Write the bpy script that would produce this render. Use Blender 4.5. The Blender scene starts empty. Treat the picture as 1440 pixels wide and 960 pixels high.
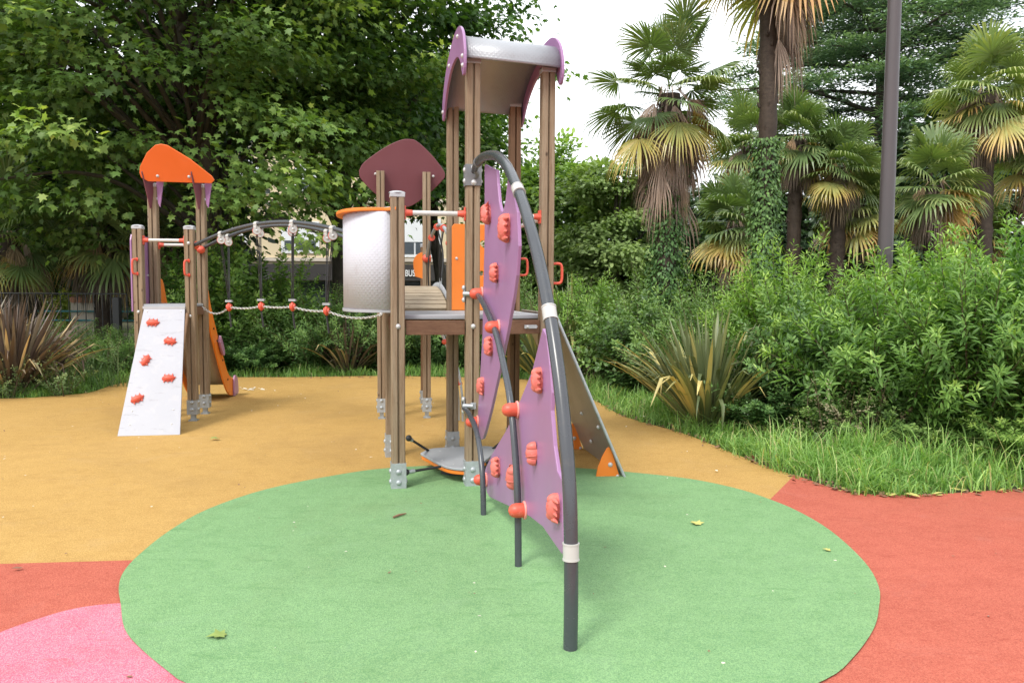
import bpy, bmesh, math, random
import numpy as np
from mathutils import Vector, Matrix
R = math.radians
scn = bpy.context.scene
COL = scn.collection

# ------------------------------------------------------------------ camera
cam_d = bpy.data.cameras.new('camera'); cam = bpy.data.objects.new('camera', cam_d); COL.objects.link(cam)
cam_d.sensor_width = 36.0; cam_d.lens = 36.0 * 1100 / 1440
cam_d.clip_start = 0.05; cam_d.clip_end = 2000
cam.matrix_world = Matrix.Translation((0, 0, 1.5)) @ Matrix.Rotation(math.pi/2 - math.atan(75/1100), 4, 'X') @ Matrix.Rotation(0.006, 4, 'Z')
scn.camera = cam
# ------------------------------------------------------------------ light
SUN_EL, SUN_AZ = 52.0, -148.0       # azimuth measured clockwise from +Y: behind the camera, to its left
world = bpy.data.worlds.new('World'); scn.world = world; world.use_nodes = True
nt = world.node_tree; nt.nodes.clear()
sky = nt.nodes.new('ShaderNodeTexSky'); sky.sky_type = 'NISHITA'; sky.sun_disc = False
sky.sun_elevation = R(SUN_EL); sky.sun_rotation = R(SUN_AZ); sky.air_density = 1.0; sky.dust_density = 3.0
tc = nt.nodes.new('ShaderNodeTexCoord')
mp = nt.nodes.new('ShaderNodeMapping'); mp.inputs['Scale'].default_value = (1.2, 1.2, 3.0)
nz = nt.nodes.new('ShaderNodeTexNoise'); nz.inputs['Scale'].default_value = 1.6; nz.inputs['Detail'].default_value = 6
cr = nt.nodes.new('ShaderNodeValToRGB'); cr.color_ramp.elements[0].position = 0.34; cr.color_ramp.elements[1].position = 0.50
cr.color_ramp.elements[0].color = (0.40, 0.40, 0.40, 1)
cl = nt.nodes.new('ShaderNodeMixRGB'); cl.inputs[2].default_value = (12.5, 12.9, 13.4, 1)
bg = nt.nodes.new('ShaderNodeBackground'); bg.inputs[1].default_value = 0.075
wo = nt.nodes.new('ShaderNodeOutputWorld')
nt.links.new(tc.outputs['Generated'], mp.inputs[0]); nt.links.new(mp.outputs[0], nz.inputs['Vector'])
nt.links.new(nz.outputs['Fac'], cr.inputs[0]); nt.links.new(cr.outputs[0], cl.inputs[0])
nt.links.new(sky.outputs[0], cl.inputs[1]); nt.links.new(cl.outputs[0], bg.inputs[0]); nt.links.new(bg.outputs[0], wo.inputs[0])
sun_d = bpy.data.lights.new('sun', 'SUN'); sun_d.energy = 1.5; sun_d.angle = R(15); sun_d.color = (1.0, 0.96, 0.88)
sun = bpy.data.objects.new('sun', sun_d); COL.objects.link(sun)
_d = Vector((math.sin(R(SUN_AZ))*math.cos(R(SUN_EL)), math.cos(R(SUN_AZ))*math.cos(R(SUN_EL)), math.sin(R(SUN_EL))))
sun.rotation_euler = _d.to_track_quat('Z', 'Y').to_euler()
scn.view_settings.view_transform = 'Standard'; scn.view_settings.look = 'None'
scn.view_settings.exposure = 1.05; scn.view_settings.gamma = 1.0
scn.render.engine = 'CYCLES'
scn.cycles.max_bounces = 6; scn.cycles.diffuse_bounces = 3; scn.cycles.transparent_max_bounces = 6

# ------------------------------------------------------------------ materials
def srgb(r, g, b):
    f = lambda c: (c/255/12.92) if c/255 <= 0.04045 else ((c/255+0.055)/1.055)**2.4
    return (f(r), f(g), f(b), 1)
class NT:
    def __init__(s, name):
        s.m = bpy.data.materials.new(name); s.m.use_nodes = True; s.t = s.m.node_tree; s.t.nodes.clear()
        s.out = s.n('ShaderNodeOutputMaterial')
    def n(s, typ, **kw):
        x = s.t.nodes.new(typ)
        for k, v in kw.items():
            if k in x.inputs.keys(): x.inputs[k].default_value = v
            else: setattr(x, k, v)
        return x
    def l(s, a, b): s.t.links.new(a, b)
    def coord(s, scale=(1, 1, 1), rand=True):
        c = s.n('ShaderNodeTexCoord'); m = s.n('ShaderNodeMapping'); m.inputs['Scale'].default_value = scale
        s.l(c.outputs['Object'], m.inputs['Vector'])
        if rand:
            o = s.n('ShaderNodeObjectInfo'); mu = s.n('ShaderNodeVectorMath', operation='SCALE')
            cmb = s.n('ShaderNodeCombineXYZ')
            s.l(o.outputs['Random'], cmb.inputs[0]); s.l(o.outputs['Random'], cmb.inputs[1]); s.l(o.outputs['Random'], cmb.inputs[2])
            s.l(cmb.outputs[0], mu.inputs[0]); mu.inputs['Scale'].default_value = 37.0
            s.l(mu.outputs[0], m.inputs['Location'])
        return m.outputs[0]
    def noise(s, vec, scale, detail=3, rough=0.55, dist=0.0):
        x = s.n('ShaderNodeTexNoise', Scale=scale, Detail=detail, Roughness=rough, Distortion=dist); s.l(vec, x.inputs['Vector']); return x.outputs['Fac']
    def ramp(s, fac, stops):
        r = s.n('ShaderNodeValToRGB'); e = r.color_ramp.elements
        e[0].position, e[0].color = stops[0]; e[1].position, e[1].color = stops[-1]
        for p, c in stops[1:-1]:
            k = e.new(p); k.color = c
        s.l(fac, r.inputs[0]); return r.outputs[0]
    def mix(s, fac, a, b, mode='MIX'):
        x = s.n('ShaderNodeMixRGB', blend_type=mode)
        for i, v in ((0, fac), (1, a), (2, b)):
            if hasattr(v, 'links'): s.l(v, x.inputs[i])
            else: x.inputs[i].default_value = v
        return x.outputs[0]
    def bump(s, h, strength=0.3, dist=0.002):
        b = s.n('ShaderNodeBump', Strength=strength, Distance=dist); s.l(h, b.inputs['Height']); return b.outputs[0]
    def pbr(s, col, rough=0.5, metal=0.0, normal=None, spec=0.5, coat=0.0):
        p = s.n('ShaderNodeBsdfPrincipled'); p.inputs['Metallic'].default_value = metal; p.inputs['Specular IOR Level'].default_value = spec
        p.inputs['Coat Weight'].default_value = coat
        for k, v in (('Base Color', col), ('Roughness', rough)):
            if hasattr(v, 'links'): s.l(v, p.inputs[k])
            else: p.inputs[k].default_value = v
        if normal is not None: s.l(normal, p.inputs['Normal'])
        s.p = p; return p.outputs[0]
    def done(s, sh): s.l(sh, s.out.inputs['Surface']); return s.m
def g4(v, a=1): return (v, v, v, a)
def c4(r, g, b): return (r, g, b, 1)

def m_plastic(name, col, rough=0.42, var=0.12, dirt=0.25, dirtcol=None, nscale=3.0, bumpy=0.05):
    t = NT(name); v = t.coord()
    n1 = t.noise(v, nscale, 5, 0.6); n2 = t.noise(v, 60, 3)
    dark = tuple(c*(1-var*1.6) for c in col[:3]) + (1,); lite = tuple(min(1, c*(1+var)+0.01) for c in col[:3]) + (1,)
    c = t.mix(n1, dark, lite)
    dcol = dirtcol or tuple(c*0.45+0.05 for c in col[:3]) + (1,)
    mask = t.ramp(t.noise(v, nscale*2.7, 8, 0.7), [(0.58, g4(0)), (0.75, g4(dirt))])
    c = t.mix(mask, c, dcol)
    r = t.ramp(n1, [(0.3, g4(rough*0.85)), (0.7, g4(min(1, rough*1.25)))])
    return t.done(t.pbr(c, r, normal=t.bump(n2, bumpy, 0.001)))
def m_metal(name, col, rough=0.45, metal=0.7, scale=14):
    t = NT(name); v = t.coord()
    n1 = t.noise(v, scale, 5, 0.65); vo = t.n('ShaderNodeTexVoronoi', Scale=scale*3); t.l(v, vo.inputs['Vector'])
    c = t.mix(n1, tuple(c*0.78 for c in col[:3]) + (1,), tuple(min(1, c*1.15) for c in col[:3]) + (1,))
    c = t.mix(t.ramp(vo.outputs['Distance'], [(0.0, g4(0.12)), (0.5, g4(0))]), c, g4(0.9))
    r = t.ramp(n1, [(0.3, g4(rough*0.8)), (0.7, g4(rough*1.3))])
    return t.done(t.pbr(c, r, metal))
def m_wood(name, a, b, dark, zstretch=True, rot=None):
    t = NT(name); v = t.coord((26, 26, 1.3) if zstretch is True else zstretch)
    g = t.noise(v, 1.6, 7, 0.62, 0.5); f = t.noise(v, 7.0, 4, 0.7)
    v2 = t.coord((1, 1, 1)); big = t.noise(v2, 2.2, 3)
    c = t.mix(t.ramp(g, [(0.32, g4(0)), (0.68, g4(1))]), a, b)
    c = t.mix(t.ramp(f, [(0.50, g4(0)), (0.72, g4(0.55))]), c, dark)
    c = t.mix(t.ramp(big, [(0.35, g4(0.0)), (0.7, g4(0.35))]), c, tuple(x*0.72 for x in a[:3]) + (1,))
    vk = t.coord((1, 1, 0.55)); vo = t.n('ShaderNodeTexVoronoi', Scale=7.0); t.l(vk, vo.inputs['Vector'])
    c = t.mix(t.ramp(vo.outputs['Distance'], [(0.035, g4(0.85)), (0.085, g4(0))]), c, tuple(x*0.4 for x in dark[:3]) + (1,))
    return t.done(t.pbr(c, 0.72, normal=t.bump(f, 0.35, 0.003), spec=0.3))
WOOD = m_wood('weathered_pine', c4(.215, .142, .084), c4(.310, .245, .170), c4(.095, .054, .030))
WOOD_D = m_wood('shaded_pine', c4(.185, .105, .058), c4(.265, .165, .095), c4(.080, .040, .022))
WOOD_BEAM = m_wood('beam_pine', c4(.125, .062, .036), c4(.185, .100, .058), c4(.05, .024, .015), zstretch=(1.3, 26, 26))
WOOD_PLANK = m_wood('plank_wood', c4(.33, .26, .18), c4(.44, .36, .26), c4(.14, .10, .065), zstretch=(2, 26, 26))
GALV = m_metal('galvanised_steel', c4(.40, .43, .45), 0.5, 0.55)
BOLT = m_metal('bolt_cap', c4(.52, .52, .52), 0.45, 0.2, 40)
CAPM = m_plastic('post_cap_plastic', c4(.40, .41, .43), 0.5)
PIPE = m_plastic('grey_painted_pipe', c4(.050, .056, .064), 0.25, 0.10, 0.4, c4(.11, .10, .09), 5)
DKGREY = m_plastic('dark_grey_bracket', c4(.16, .165, .175), 0.45)
ALU = m_plastic('pale_clamp', c4(.46, .46, .44), 0.35, 0.06, 0.2)
WHITEBAR = m_plastic('white_bar_paint', c4(.52, .51, .49), 0.35, 0.06, 0.35)
ROOFMET = m_metal('roof_sheet', c4(.62, .64, .67), 0.36, 0.75, 5)
PURPLE = m_plastic('purple_panel', c4(.315, .160, .320), 0.36, 0.10, 0.22, c4(.36, .24, .36), 2.2)
MAROON = m_plastic('maroon_panel', c4(.135, .034, .044), 0.5, 0.08, 0.1)
MAUVE = m_plastic('mauve_panel', c4(.40, .20, .32), 0.42)
ORANGE = m_plastic('orange_panel', c4(.74, .19, .012), 0.45, 0.06, 0.15)
ORANGE_D = m_plastic('deep_orange_panel', c4(.68, .115, .010), 0.45, 0.06, 0.15)
CORAL = m_plastic('coral_plastic', c4(.62, .085, .045), 0.42, 0.10, 0.5, c4(.78, .30, .25), 9)
HOLD = m_plastic('climbing_hold_resin', c4(.62, .145, .115), 0.5, 0.12, 0.75, c4(.80, .36, .32), 12)
FLANGE = m_plastic('pink_flange_plastic', c4(.78, .30, .26), 0.5)
DECKM = m_plastic('deck_plate', c4(.33, .34, .36), 0.6, 0.08, 0.35, c4(.20, .18, .16), 6)
BLACK = m_plastic('black_rubber', c4(.018, .018, .02), 0.6)
ROPE = m_plastic('black_rope', c4(.022, .022, .024), 0.85, 0.2)
CHAINM = m_metal('chain_steel', c4(.62, .62, .60), 0.4, 0.5, 50)
IRON = m_plastic('fence_iron', c4(.030, .030, .032), 0.5)
TEAL = m_plastic('teal_paint', c4(.05, .24, .27), 0.5)
LAMPM = m_plastic('lamp_post_paint', c4(.070, .057, .060), 0.38, 0.05, 0.12, None, 1.5)

def m_ramp_white():
    t = NT('scuffed_white_board'); v = t.coord((1, 1, 1))
    c = t.mix(t.noise(v, 2.5, 4), c4(.31, .315, .355), c4(.365, .37, .41))
    vs = t.coord((1.0, 8, 13)); s = t.noise(vs, 2.6, 7, 0.68)
    c = t.mix(t.ramp(s, [(0.60, g4(0)), (0.625, g4(0.5)), (0.66, g4(0.05))]), c, c4(.17, .165, .18))
    c = t.mix(t.ramp(t.noise(v, 9, 6, .7), [(0.52, g4(0)), (0.8, g4(0.35))]), c, c4(.50, .47, .44))
    return t.done(t.pbr(c, 0.5))
RAMPW = m_ramp_white()
def m_embossed(name, col, scale, metal=0.0, rough=0.4, strength=0.8):
    t = NT(name); v = t.coord((1, 1, 1))
    uv = t.n('ShaderNodeUVMap'); vo = t.n('ShaderNodeTexVoronoi', Scale=scale, Randomness=0.0); t.l(uv.outputs[0], vo.inputs['Vector'])
    dots = t.ramp(vo.outputs['Distance'], [(0.18, g4(1)), (0.34, g4(0))])
    c = t.mix(t.noise(v, 3, 5), tuple(x*.88 for x in col[:3]) + (1,), tuple(min(1, x*1.08) for x in col[:3]) + (1,))
    c = t.mix(t.ramp(t.noise(v, 11, 8, .7), [(0.55, g4(0)), (0.8, g4(.35))]), c, c4(.22, .19, .17))
    return t.done(t.pbr(c, rough, metal, t.bump(dots, strength, 0.0045), spec=.1))
EMBOSS = m_embossed('embossed_sheet', c4(.50, .51, .56), 1.0, 0, .8, .28)
ROOFUNDER = m_embossed('embossed_roof_sheet', c4(.34, .35, .37), 1.0, 0.3, 0.42, 0.16)
def m_boardback():
    t = NT('climbing_board_laminate'); v = t.coord()
    c = t.mix(t.noise(v, 1.7, 4), c4(.22, .205, .19), c4(.30, .265, .225))
    c = t.mix(t.ramp(t.noise(v, 6, 8, .7), [(0.5, g4(0)), (0.75, g4(.5))]), c, c4(.12, .11, .10))
    return t.done(t.pbr(c, 0.35))
BOARDB = m_boardback()
def m_rubber(name, a, b, speck, stain, spcount=0.5):
    t = NT(name); v = t.coord((1, 1, 1), rand=False)
    gr = t.n('ShaderNodeTexVoronoi', Scale=260.0); t.l(v, gr.inputs['Vector'])
    n = t.noise(v, 120, 3, 0.8)
    big = t.noise(v, 0.75, 5, 0.6); mid = t.noise(v, 6, 6, 0.7)
    c = t.mix(big, a, b)
    c = t.mix(t.ramp(gr.outputs['Color'], [(0.30, g4(spcount)), (0.62, g4(0))]), c, speck)
    c = t.mix(t.ramp(n, [(0.35, g4(0.45)), (0.5, g4(0))]), c, tuple(x*0.55 for x in a[:3]) + (1,))
    # thin dark scuffs, stretched one way
    vs = t.coord((1.0, 3.5, 1), rand=False); s = t.noise(vs, 3.2, 10, 0.74, 0.6)
    c = t.mix(t.ramp(s, [(0.56, g4(0)), (0.68, g4(0.42))]), c, stain)
    c = t.mix(t.ramp(mid, [(0.38, g4(0.16)), (0.52, g4(0))]), c, stain)
    # broad dirty patches and worn ways
    c = t.mix(t.ramp(t.noise(v, 0.42, 8, 0.68, 1.2), [(0.52, g4(0)), (0.70, g4(0.26))]), c, tuple(0.55*x+0.45*y for x, y in zip(stain[:3], (.20, .15, .09))) + (1,))
    # worn pale-brown tracks and scattered dark crumbs
    c = t.mix(t.ramp(t.noise(v, 1.9, 7, 0.75, 0.8), [(0.55, g4(0)), (0.75, g4(0.30))]), c, tuple(min(1, x*0.8+0.09) for x in b[:3]) + (1,))
    # hair-thin dark cracks of varied length
    vcr = t.coord((1.0, 4.0, 1), rand=False); cn = t.noise(vcr, 5.5, 12, 0.80, 0.3)
    c = t.mix(t.ramp(cn, [(0.485, g4(0)), (0.498, g4(0.38)), (0.511, g4(0))]), c, t.mix(t.ramp(t.noise(v, 1.3, 4), [(0.45, g4(0)), (0.6, g4(1))]), c, tuple(x*.55 for x in stain[:3]) + (1,)))
    vc = t.n('ShaderNodeTexVoronoi', Scale=14.0); t.l(v, vc.inputs['Vector'])
    c = t.mix(t.ramp(vc.outputs['Distance'], [(0.030, g4(0.75)), (0.06, g4(0))]), c, tuple(x*0.4 for x in stain[:3]) + (1,))
    h = t.mix(0.5, gr.outputs['Distance'], n)
    return t.done(t.pbr(c, 0.92, normal=t.bump(h, 0.75, 0.006), spec=0.15))
YEL = m_rubber('yellow_rubber', c4(.38, .222, .062), c4(.45, .275, .092), c4(.70, .46, .17), c4(.30, .155, .045))
GRN = m_rubber('green_rubber', c4(.145, .275, .130), c4(.180, .320, .155), c4(.33, .52, .22), c4(.085, .21, .07))
RED = m_rubber('red_rubber', c4(.37, .082, .054), c4(.44, .115, .080), c4(.62, .20, .13), c4(.27, .048, .032))
PNK = m_rubber('pink_rubber', c4(.54, .115, .18), c4(.62, .165, .24), c4(.88, .42, .44), c4(.50, .075, .09))
def m_soil():
    t = NT('soil_ground'); v = t.coord(rand=False)
    c = t.mix(t.noise(v, 2.5, 8, .7), c4(.035, .028, .016), c4(.055, .068, .022))
    c = t.mix(t.ramp(t.noise(v, 30, 4, .8), [(.5, g4(0)), (.7, g4(.6))]), c, c4(.12, .10, .05))
    return t.done(t.pbr(c, 1.0, normal=t.bump(t.noise(v, 25, 5), 1.0, 0.03)))
SOIL = m_soil()
def m_flat(name, a, b, sc=3, rough=.8):
    t = NT(name); v = t.coord(); return t.done(t.pbr(t.mix(t.noise(v, sc, 6, .65), a, b), rough, normal=t.bump(t.noise(v, 40, 3), .2, .004)))
LAWN = m_flat('lawn', c4(.10, .15, .035), c4(.17, .19, .06), 8)
RENDER = m_flat('cream_render', c4(.62, .51, .33), c4(.70, .59, .40), 1.2)
WHITEP = m_flat('white_paint', c4(.68, .70, .72), c4(.78, .80, .82), 2)
GLASS = m_flat('dark_window_glass', c4(.05, .06, .07), c4(.12, .14, .16), 2, .12)
DARKB = m_flat('dark_shopfront_band', c4(.03, .028, .028), c4(.055, .05, .048), 2, .5)
STONE = m_flat('pale_stone', c4(.48, .42, .35), c4(.60, .54, .46), 5)
TILE = m_flat('terracotta_tile', c4(.40, .15, .09), c4(.52, .24, .15), 9)
SIGNW = m_flat('sign_letter_white', c4(.75, .75, .75), c4(.82, .82, .82))
BARK = m_wood('plane_bark', c4(.05, .042, .032), c4(.10, .088, .066), c4(.045, .038, .028), zstretch=(5, 5, 2))
PALMBARK = m_wood('palm_fibre_bark', c4(.038, .027, .020), c4(.078, .056, .041), c4(.018, .012, .010), zstretch=(9, 9, 14))
TWIG = m_flat('shrub_stem', c4(.07, .05, .03), c4(.12, .085, .05), 10)
DRYLEAF = m_flat('dry_leaf', c4(.42, .40, .10), c4(.52, .47, .16), 30)
GREENLEAF = m_flat('fallen_green_leaf', c4(.15, .24, .05), c4(.28, .33, .09), 30)
BROWNLEAF = m_flat('brown_litter', c4(.16, .08, .05), c4(.25, .14, .08), 30)
PALELITTER = m_flat('pale_litter', c4(.62, .56, .45), c4(.75, .70, .60), 30)

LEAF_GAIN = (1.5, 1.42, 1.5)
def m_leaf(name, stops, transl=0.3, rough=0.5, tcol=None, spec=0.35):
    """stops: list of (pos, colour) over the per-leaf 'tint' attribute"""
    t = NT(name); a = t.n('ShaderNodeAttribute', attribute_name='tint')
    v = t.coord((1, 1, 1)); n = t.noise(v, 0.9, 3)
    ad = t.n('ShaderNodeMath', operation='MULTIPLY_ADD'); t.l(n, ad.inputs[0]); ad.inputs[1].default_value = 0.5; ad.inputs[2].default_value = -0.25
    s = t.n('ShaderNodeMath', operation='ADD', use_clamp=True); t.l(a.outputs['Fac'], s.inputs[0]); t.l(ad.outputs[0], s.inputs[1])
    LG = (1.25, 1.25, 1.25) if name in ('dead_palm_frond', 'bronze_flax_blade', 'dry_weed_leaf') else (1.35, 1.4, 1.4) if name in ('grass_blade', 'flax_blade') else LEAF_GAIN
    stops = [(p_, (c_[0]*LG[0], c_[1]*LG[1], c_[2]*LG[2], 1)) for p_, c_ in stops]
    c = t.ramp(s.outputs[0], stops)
    oi = t.n('ShaderNodeObjectInfo'); hs = t.n('ShaderNodeHueSaturation')
    t.l(t.ramp(oi.outputs['Random'], [(0, g4(.80)), (1, g4(1.18))]), hs.inputs['Value']); t.l(t.ramp(oi.outputs['Random'], [(0, g4(.515)), (1, g4(.488))]), hs.inputs['Hue'])
    hs.inputs['Saturation'].default_value = .92; t.l(c, hs.inputs['Color']); c = hs.outputs[0]
    p = t.pbr(c, rough, spec=spec)
    tr = t.n('ShaderNodeBsdfTranslucent')
    t.l(t.mix(1.0, c, tcol or c4(1.35, 1.5, .5), 'MULTIPLY'), tr.inputs['Color'])
    mx = t.n('ShaderNodeMixShader', Fac=transl); t.l(p, mx.inputs[1]); t.l(tr.outputs[0], mx.inputs[2])
    return t.done(mx.outputs[0])
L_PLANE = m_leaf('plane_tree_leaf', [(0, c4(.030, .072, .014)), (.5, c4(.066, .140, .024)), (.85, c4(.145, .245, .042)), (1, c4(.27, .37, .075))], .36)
L_DARK = m_leaf('dark_evergreen_leaf', [(0, c4(.012, .032, .012)), (.6, c4(.028, .062, .020)), (1, c4(.06, .11, .03))], .2)
L_MIDTREE = m_leaf('mid_tree_leaf', [(0, c4(.06, .12, .03)), (.5, c4(.14, .24, .05)), (1, c4(.25, .37, .08))], .3)
L_LIGHTTREE = m_leaf('light_tree_leaf', [(0, c4(.12, .19, .05)), (.6, c4(.22, .31, .09)), (1, c4(.33, .42, .13))], .3)
L_CEDAR = m_leaf('cedar_needle', [(0, c4(.040, .085, .052)), (.5, c4(.115, .195, .115)), (1, c4(.22, .32, .20))], .2)
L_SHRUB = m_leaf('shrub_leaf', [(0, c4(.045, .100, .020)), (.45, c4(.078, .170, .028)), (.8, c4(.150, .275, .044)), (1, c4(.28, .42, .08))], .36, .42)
L_SHRUB2 = m_leaf('glossy_shrub_leaf', [(0, c4(.030, .076, .020)), (.5, c4(.070, .145, .032)), (1, c4(.15, .26, .05))], .25, .35)
L_HAZEL = m_leaf('broad_shrub_leaf', [(0, c4(.035, .085, .018)), (.5, c4(.085, .175, .028)), (1, c4(.22, .36, .055))], .35)
L_PALM = m_leaf('palm_frond_leaf', [(0, c4(.055, .100, .030)), (.4, c4(.105, .165, .045)), (.7, c4(.24, .27, .075)), (.88, c4(.36, .28, .06)), (1, c4(.38, .23, .07))], .25, .38, spec=.5)
L_DEAD = m_leaf('dead_palm_frond', [(0, c4(.12, .090, .072)), (.5, c4(.23, .175, .135)), (1, c4(.36, .24, .12))], .1, .8, c4(1, 1, .8))
L_IVY = m_leaf('ivy_leaf', [(0, c4(.020, .060, .015)), (1, c4(.09, .19, .04))], .2)
L_PHOR = m_leaf('flax_blade', [(0, c4(.055, .080, .030)), (.5, c4(.115, .135, .055)), (.8, c4(.22, .22, .07)), (1, c4(.46, .36, .11))], .15, .4, c4(1.2, 1.2, .6), spec=.5)
L_PHORB = m_leaf('bronze_flax_blade', [(0, c4(.060, .040, .030)), (.5, c4(.115, .085, .062)), (.8, c4(.20, .18, .09)), (1, c4(.44, .34, .15))], .12, .45, c4(1.1, 1, .6), spec=.5)
L_GRASS = m_leaf('grass_blade', [(0, c4(.07, .16, .025)), (.5, c4(.135, .26, .050)), (.85, c4(.28, .42, .10)), (1, c4(.42, .36, .17))], .35)
L_WEED = m_leaf('weed_leaf', [(0, c4(.045, .090, .030)), (.6, c4(.10, .17, .055)), (1, c4(.22, .26, .10))], .3)
L_HEDGEY = m_leaf('yellow_hedge_leaf', [(0, c4(.20, .28, .04)), (1, c4(.45, .50, .08))], .3)

# ------------------------------------------------------------------ mesh helpers
def V3(*a): return np.array(a, float)
def smooth_path(pts, n=8):
    P = np.array(pts, float); out = []
    Q = np.vstack([2*P[0]-P[1], P, 2*P[-1]-P[-2]])
    for i in range(1, len(Q)-2):
        a, b, c, d = Q[i-1], Q[i], Q[i+1], Q[i+2]
        for k in range(n):
            t = k/n
            out.append(0.5*((2*b)+(-a+c)*t+(2*a-5*b+4*c-d)*t*t+(-a+3*b-3*c+d)*t**3))
    out.append(P[-1]); return np.array(out)
class MB:
    def __init__(s): s.v = []; s.f = []; s.sm = []; s.uv = None
    def add(s, V, F, smooth=False, M=None):
        o = len(s.v)
        for p in V:
            q = Vector((float(p[0]), float(p[1]), float(p[2])))
            s.v.append(tuple(M @ q) if M is not None else tuple(q))
        for f in F: s.f.append([i+o for i in f]); s.sm.append(smooth)
        return s
    def box(s, c, d, M=None, rz=0):
        x, y, z = d[0]/2, d[1]/2, d[2]/2
        V = [(-x,-y,-z),(x,-y,-z),(x,y,-z),(-x,y,-z),(-x,-y,z),(x,-y,z),(x,y,z),(-x,y,z)]
        F = [(0,3,2,1),(4,5,6,7),(0,1,5,4),(1,2,6,5),(2,3,7,6),(3,0,4,7)]
        T = Matrix.Translation(Vector(c)) @ Matrix.Rotation(rz, 4, 'Z')
        if M is not None: T = M @ T
        return s.add(V, F, False, T)
    def tube(s, P, r, seg=12, cap=True, M=None):
        P = np.array(P, float); n = len(P); rr = np.full(n, r) if np.isscalar(r) else np.array(r, float)
        T = np.gradient(P, axis=0); T /= (np.linalg.norm(T, axis=1)[:, None]+1e-9)
        up = V3(0, 0, 1) if abs(T[0][2]) < .9 else V3(1, 0, 0)
        u = np.cross(T[0], up); u /= np.linalg.norm(u); V = []; F = []
        for i in range(n):
            u = u - T[i]*(u@T[i]); u /= (np.linalg.norm(u)+1e-9); w = np.cross(T[i], u)
            for k in range(seg):
                a = 2*math.pi*k/seg; V.append(P[i]+rr[i]*(math.cos(a)*u+math.sin(a)*w))
        for i in range(n-1):
            for k in range(seg):
                a = i*seg+k; b = i*seg+(k+1) % seg; F.append((a, b, b+seg, a+seg))
        s.add(V, F, True, M)
        if cap:
            s.add(V[:seg], [tuple(range(seg))[::-1]], False, M); s.add(V[-seg:], [tuple(range(seg))], False, M)
        return s
    def ell(s, c, r, M=None, seg=14, rings=8, half=False, noise=0, seed=0):
        rnd = random.Random(seed); V = []; F = []
        for i in range(rings+1):
            th = math.pi*i/rings*(0.5 if half else 1)
            for k in range(seg):
                a = 2*math.pi*k/seg; q = 1+noise*(rnd.random()-.5)
                V.append((c[0]+r[0]*math.sin(th)*math.cos(a)*q, c[1]+r[1]*math.sin(th)*math.sin(a)*q, c[2]+r[2]*math.cos(th)*q))
        for i in range(rings):
            for k in range(seg):
                a = i*seg+k; b = i*seg+(k+1) % seg; F.append((a, a+seg, b+seg, b))
        return s.add(V, F, True, M)
    def cyl(s, a, b, r, seg=16, r2=None): return s.tube([a, b], [r, r if r2 is None else r2], seg)
    def cone(s, a, b, r, seg=6): return s.tube([a, b], [r, .001], seg, False)
    def prism(s, P2, z0, z1, M=None):
        n = len(P2); V = [(p[0], p[1], z0) for p in P2]+[(p[0], p[1], z1) for p in P2]
        F = [tuple(range(n))[::-1], tuple(range(n, 2*n))]+[(i, (i+1) % n, (i+1) % n+n, i+n) for i in range(n)]
        return s.add(V, F, False, M)
def mesh_of(name, mb, bevel=0, uvf=None, bseg=2):
    me = bpy.data.meshes.new(name); me.from_pydata(mb.v, [], mb.f)
    me.polygons.foreach_set('use_smooth', mb.sm); me.update()
    if bevel:
        bm = bmesh.new(); bm.from_mesh(me); bmesh.ops.remove_doubles(bm, verts=bm.verts, dist=1e-5)
        bmesh.ops.recalc_face_normals(bm, faces=bm.faces)
        ed = [e for e in bm.edges if len(e.link_faces) == 2 and e.calc_face_angle() > .6]
        bmesh.ops.bevel(bm, geom=ed, offset=bevel, segments=bseg, affect='EDGES', profile=.6, clamp_overlap=True)
        bm.to_mesh(me); bm.free()
    return me
def root(name, label, cat, loc=(0, 0, 0), rz=0, group=None):
    o = bpy.data.objects.new(name, None); COL.objects.link(o); o.location = loc; o.rotation_euler = (0, 0, rz)
    o.empty_display_size = .2
    o['label'] = label; o['category'] = cat
    if group: o['group'] = group
    return o
def top_of(o):
    while o.parent: o = o.parent
    return o
def link(name, me, mat, parent=None, local=False, label=None):
    """meshes are made in scene metres; shift to the thing's own origin unless local"""
    if parent is not None and not local:
        L = top_of(parent).location
        me.transform(Matrix.Translation(-Vector(L)))
    if mat and not me.materials: me.materials.append(mat)
    o = bpy.data.objects.new(name, me); COL.objects.link(o)
    if parent is not None: o.parent = parent
    if label: o['label'] = label
    return o
def part(name, mb, mat, parent, bevel=0, local=False, label=None): return link(name, mesh_of(name, mb, bevel), mat, parent, local, label)
def inst(name, me, parent, M):
    """part sharing a mesh, placed by a scene-space matrix; its parents sit at the thing's origin"""
    o = bpy.data.objects.new(name, me); COL.objects.link(o); o.parent = parent
    o.matrix_local = Matrix.Translation(-Vector(top_of(parent).location)) @ M
    return o
def solo(name, me, mat, label, cat, loc=(0, 0, 0), rz=0, group=None, kind=None):
    o = link(name, me, mat); o.location = loc; o.rotation_euler = (0, 0, rz)
    if kind: o['kind'] = kind
    if label: o['label'] = label; o['category'] = cat
    if group: o['group'] = group
    return o
def frame(o, x, y, z=None):
    x = Vector(x).normalized(); y = Vector(y).normalized(); z = Vector(z).normalized() if z is not None else x.cross(y).normalized()
    return Matrix(((x[0], y[0], z[0], o[0]), (x[1], y[1], z[1], o[1]), (x[2], y[2], z[2], o[2]), (0, 0, 0, 1)))
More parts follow.
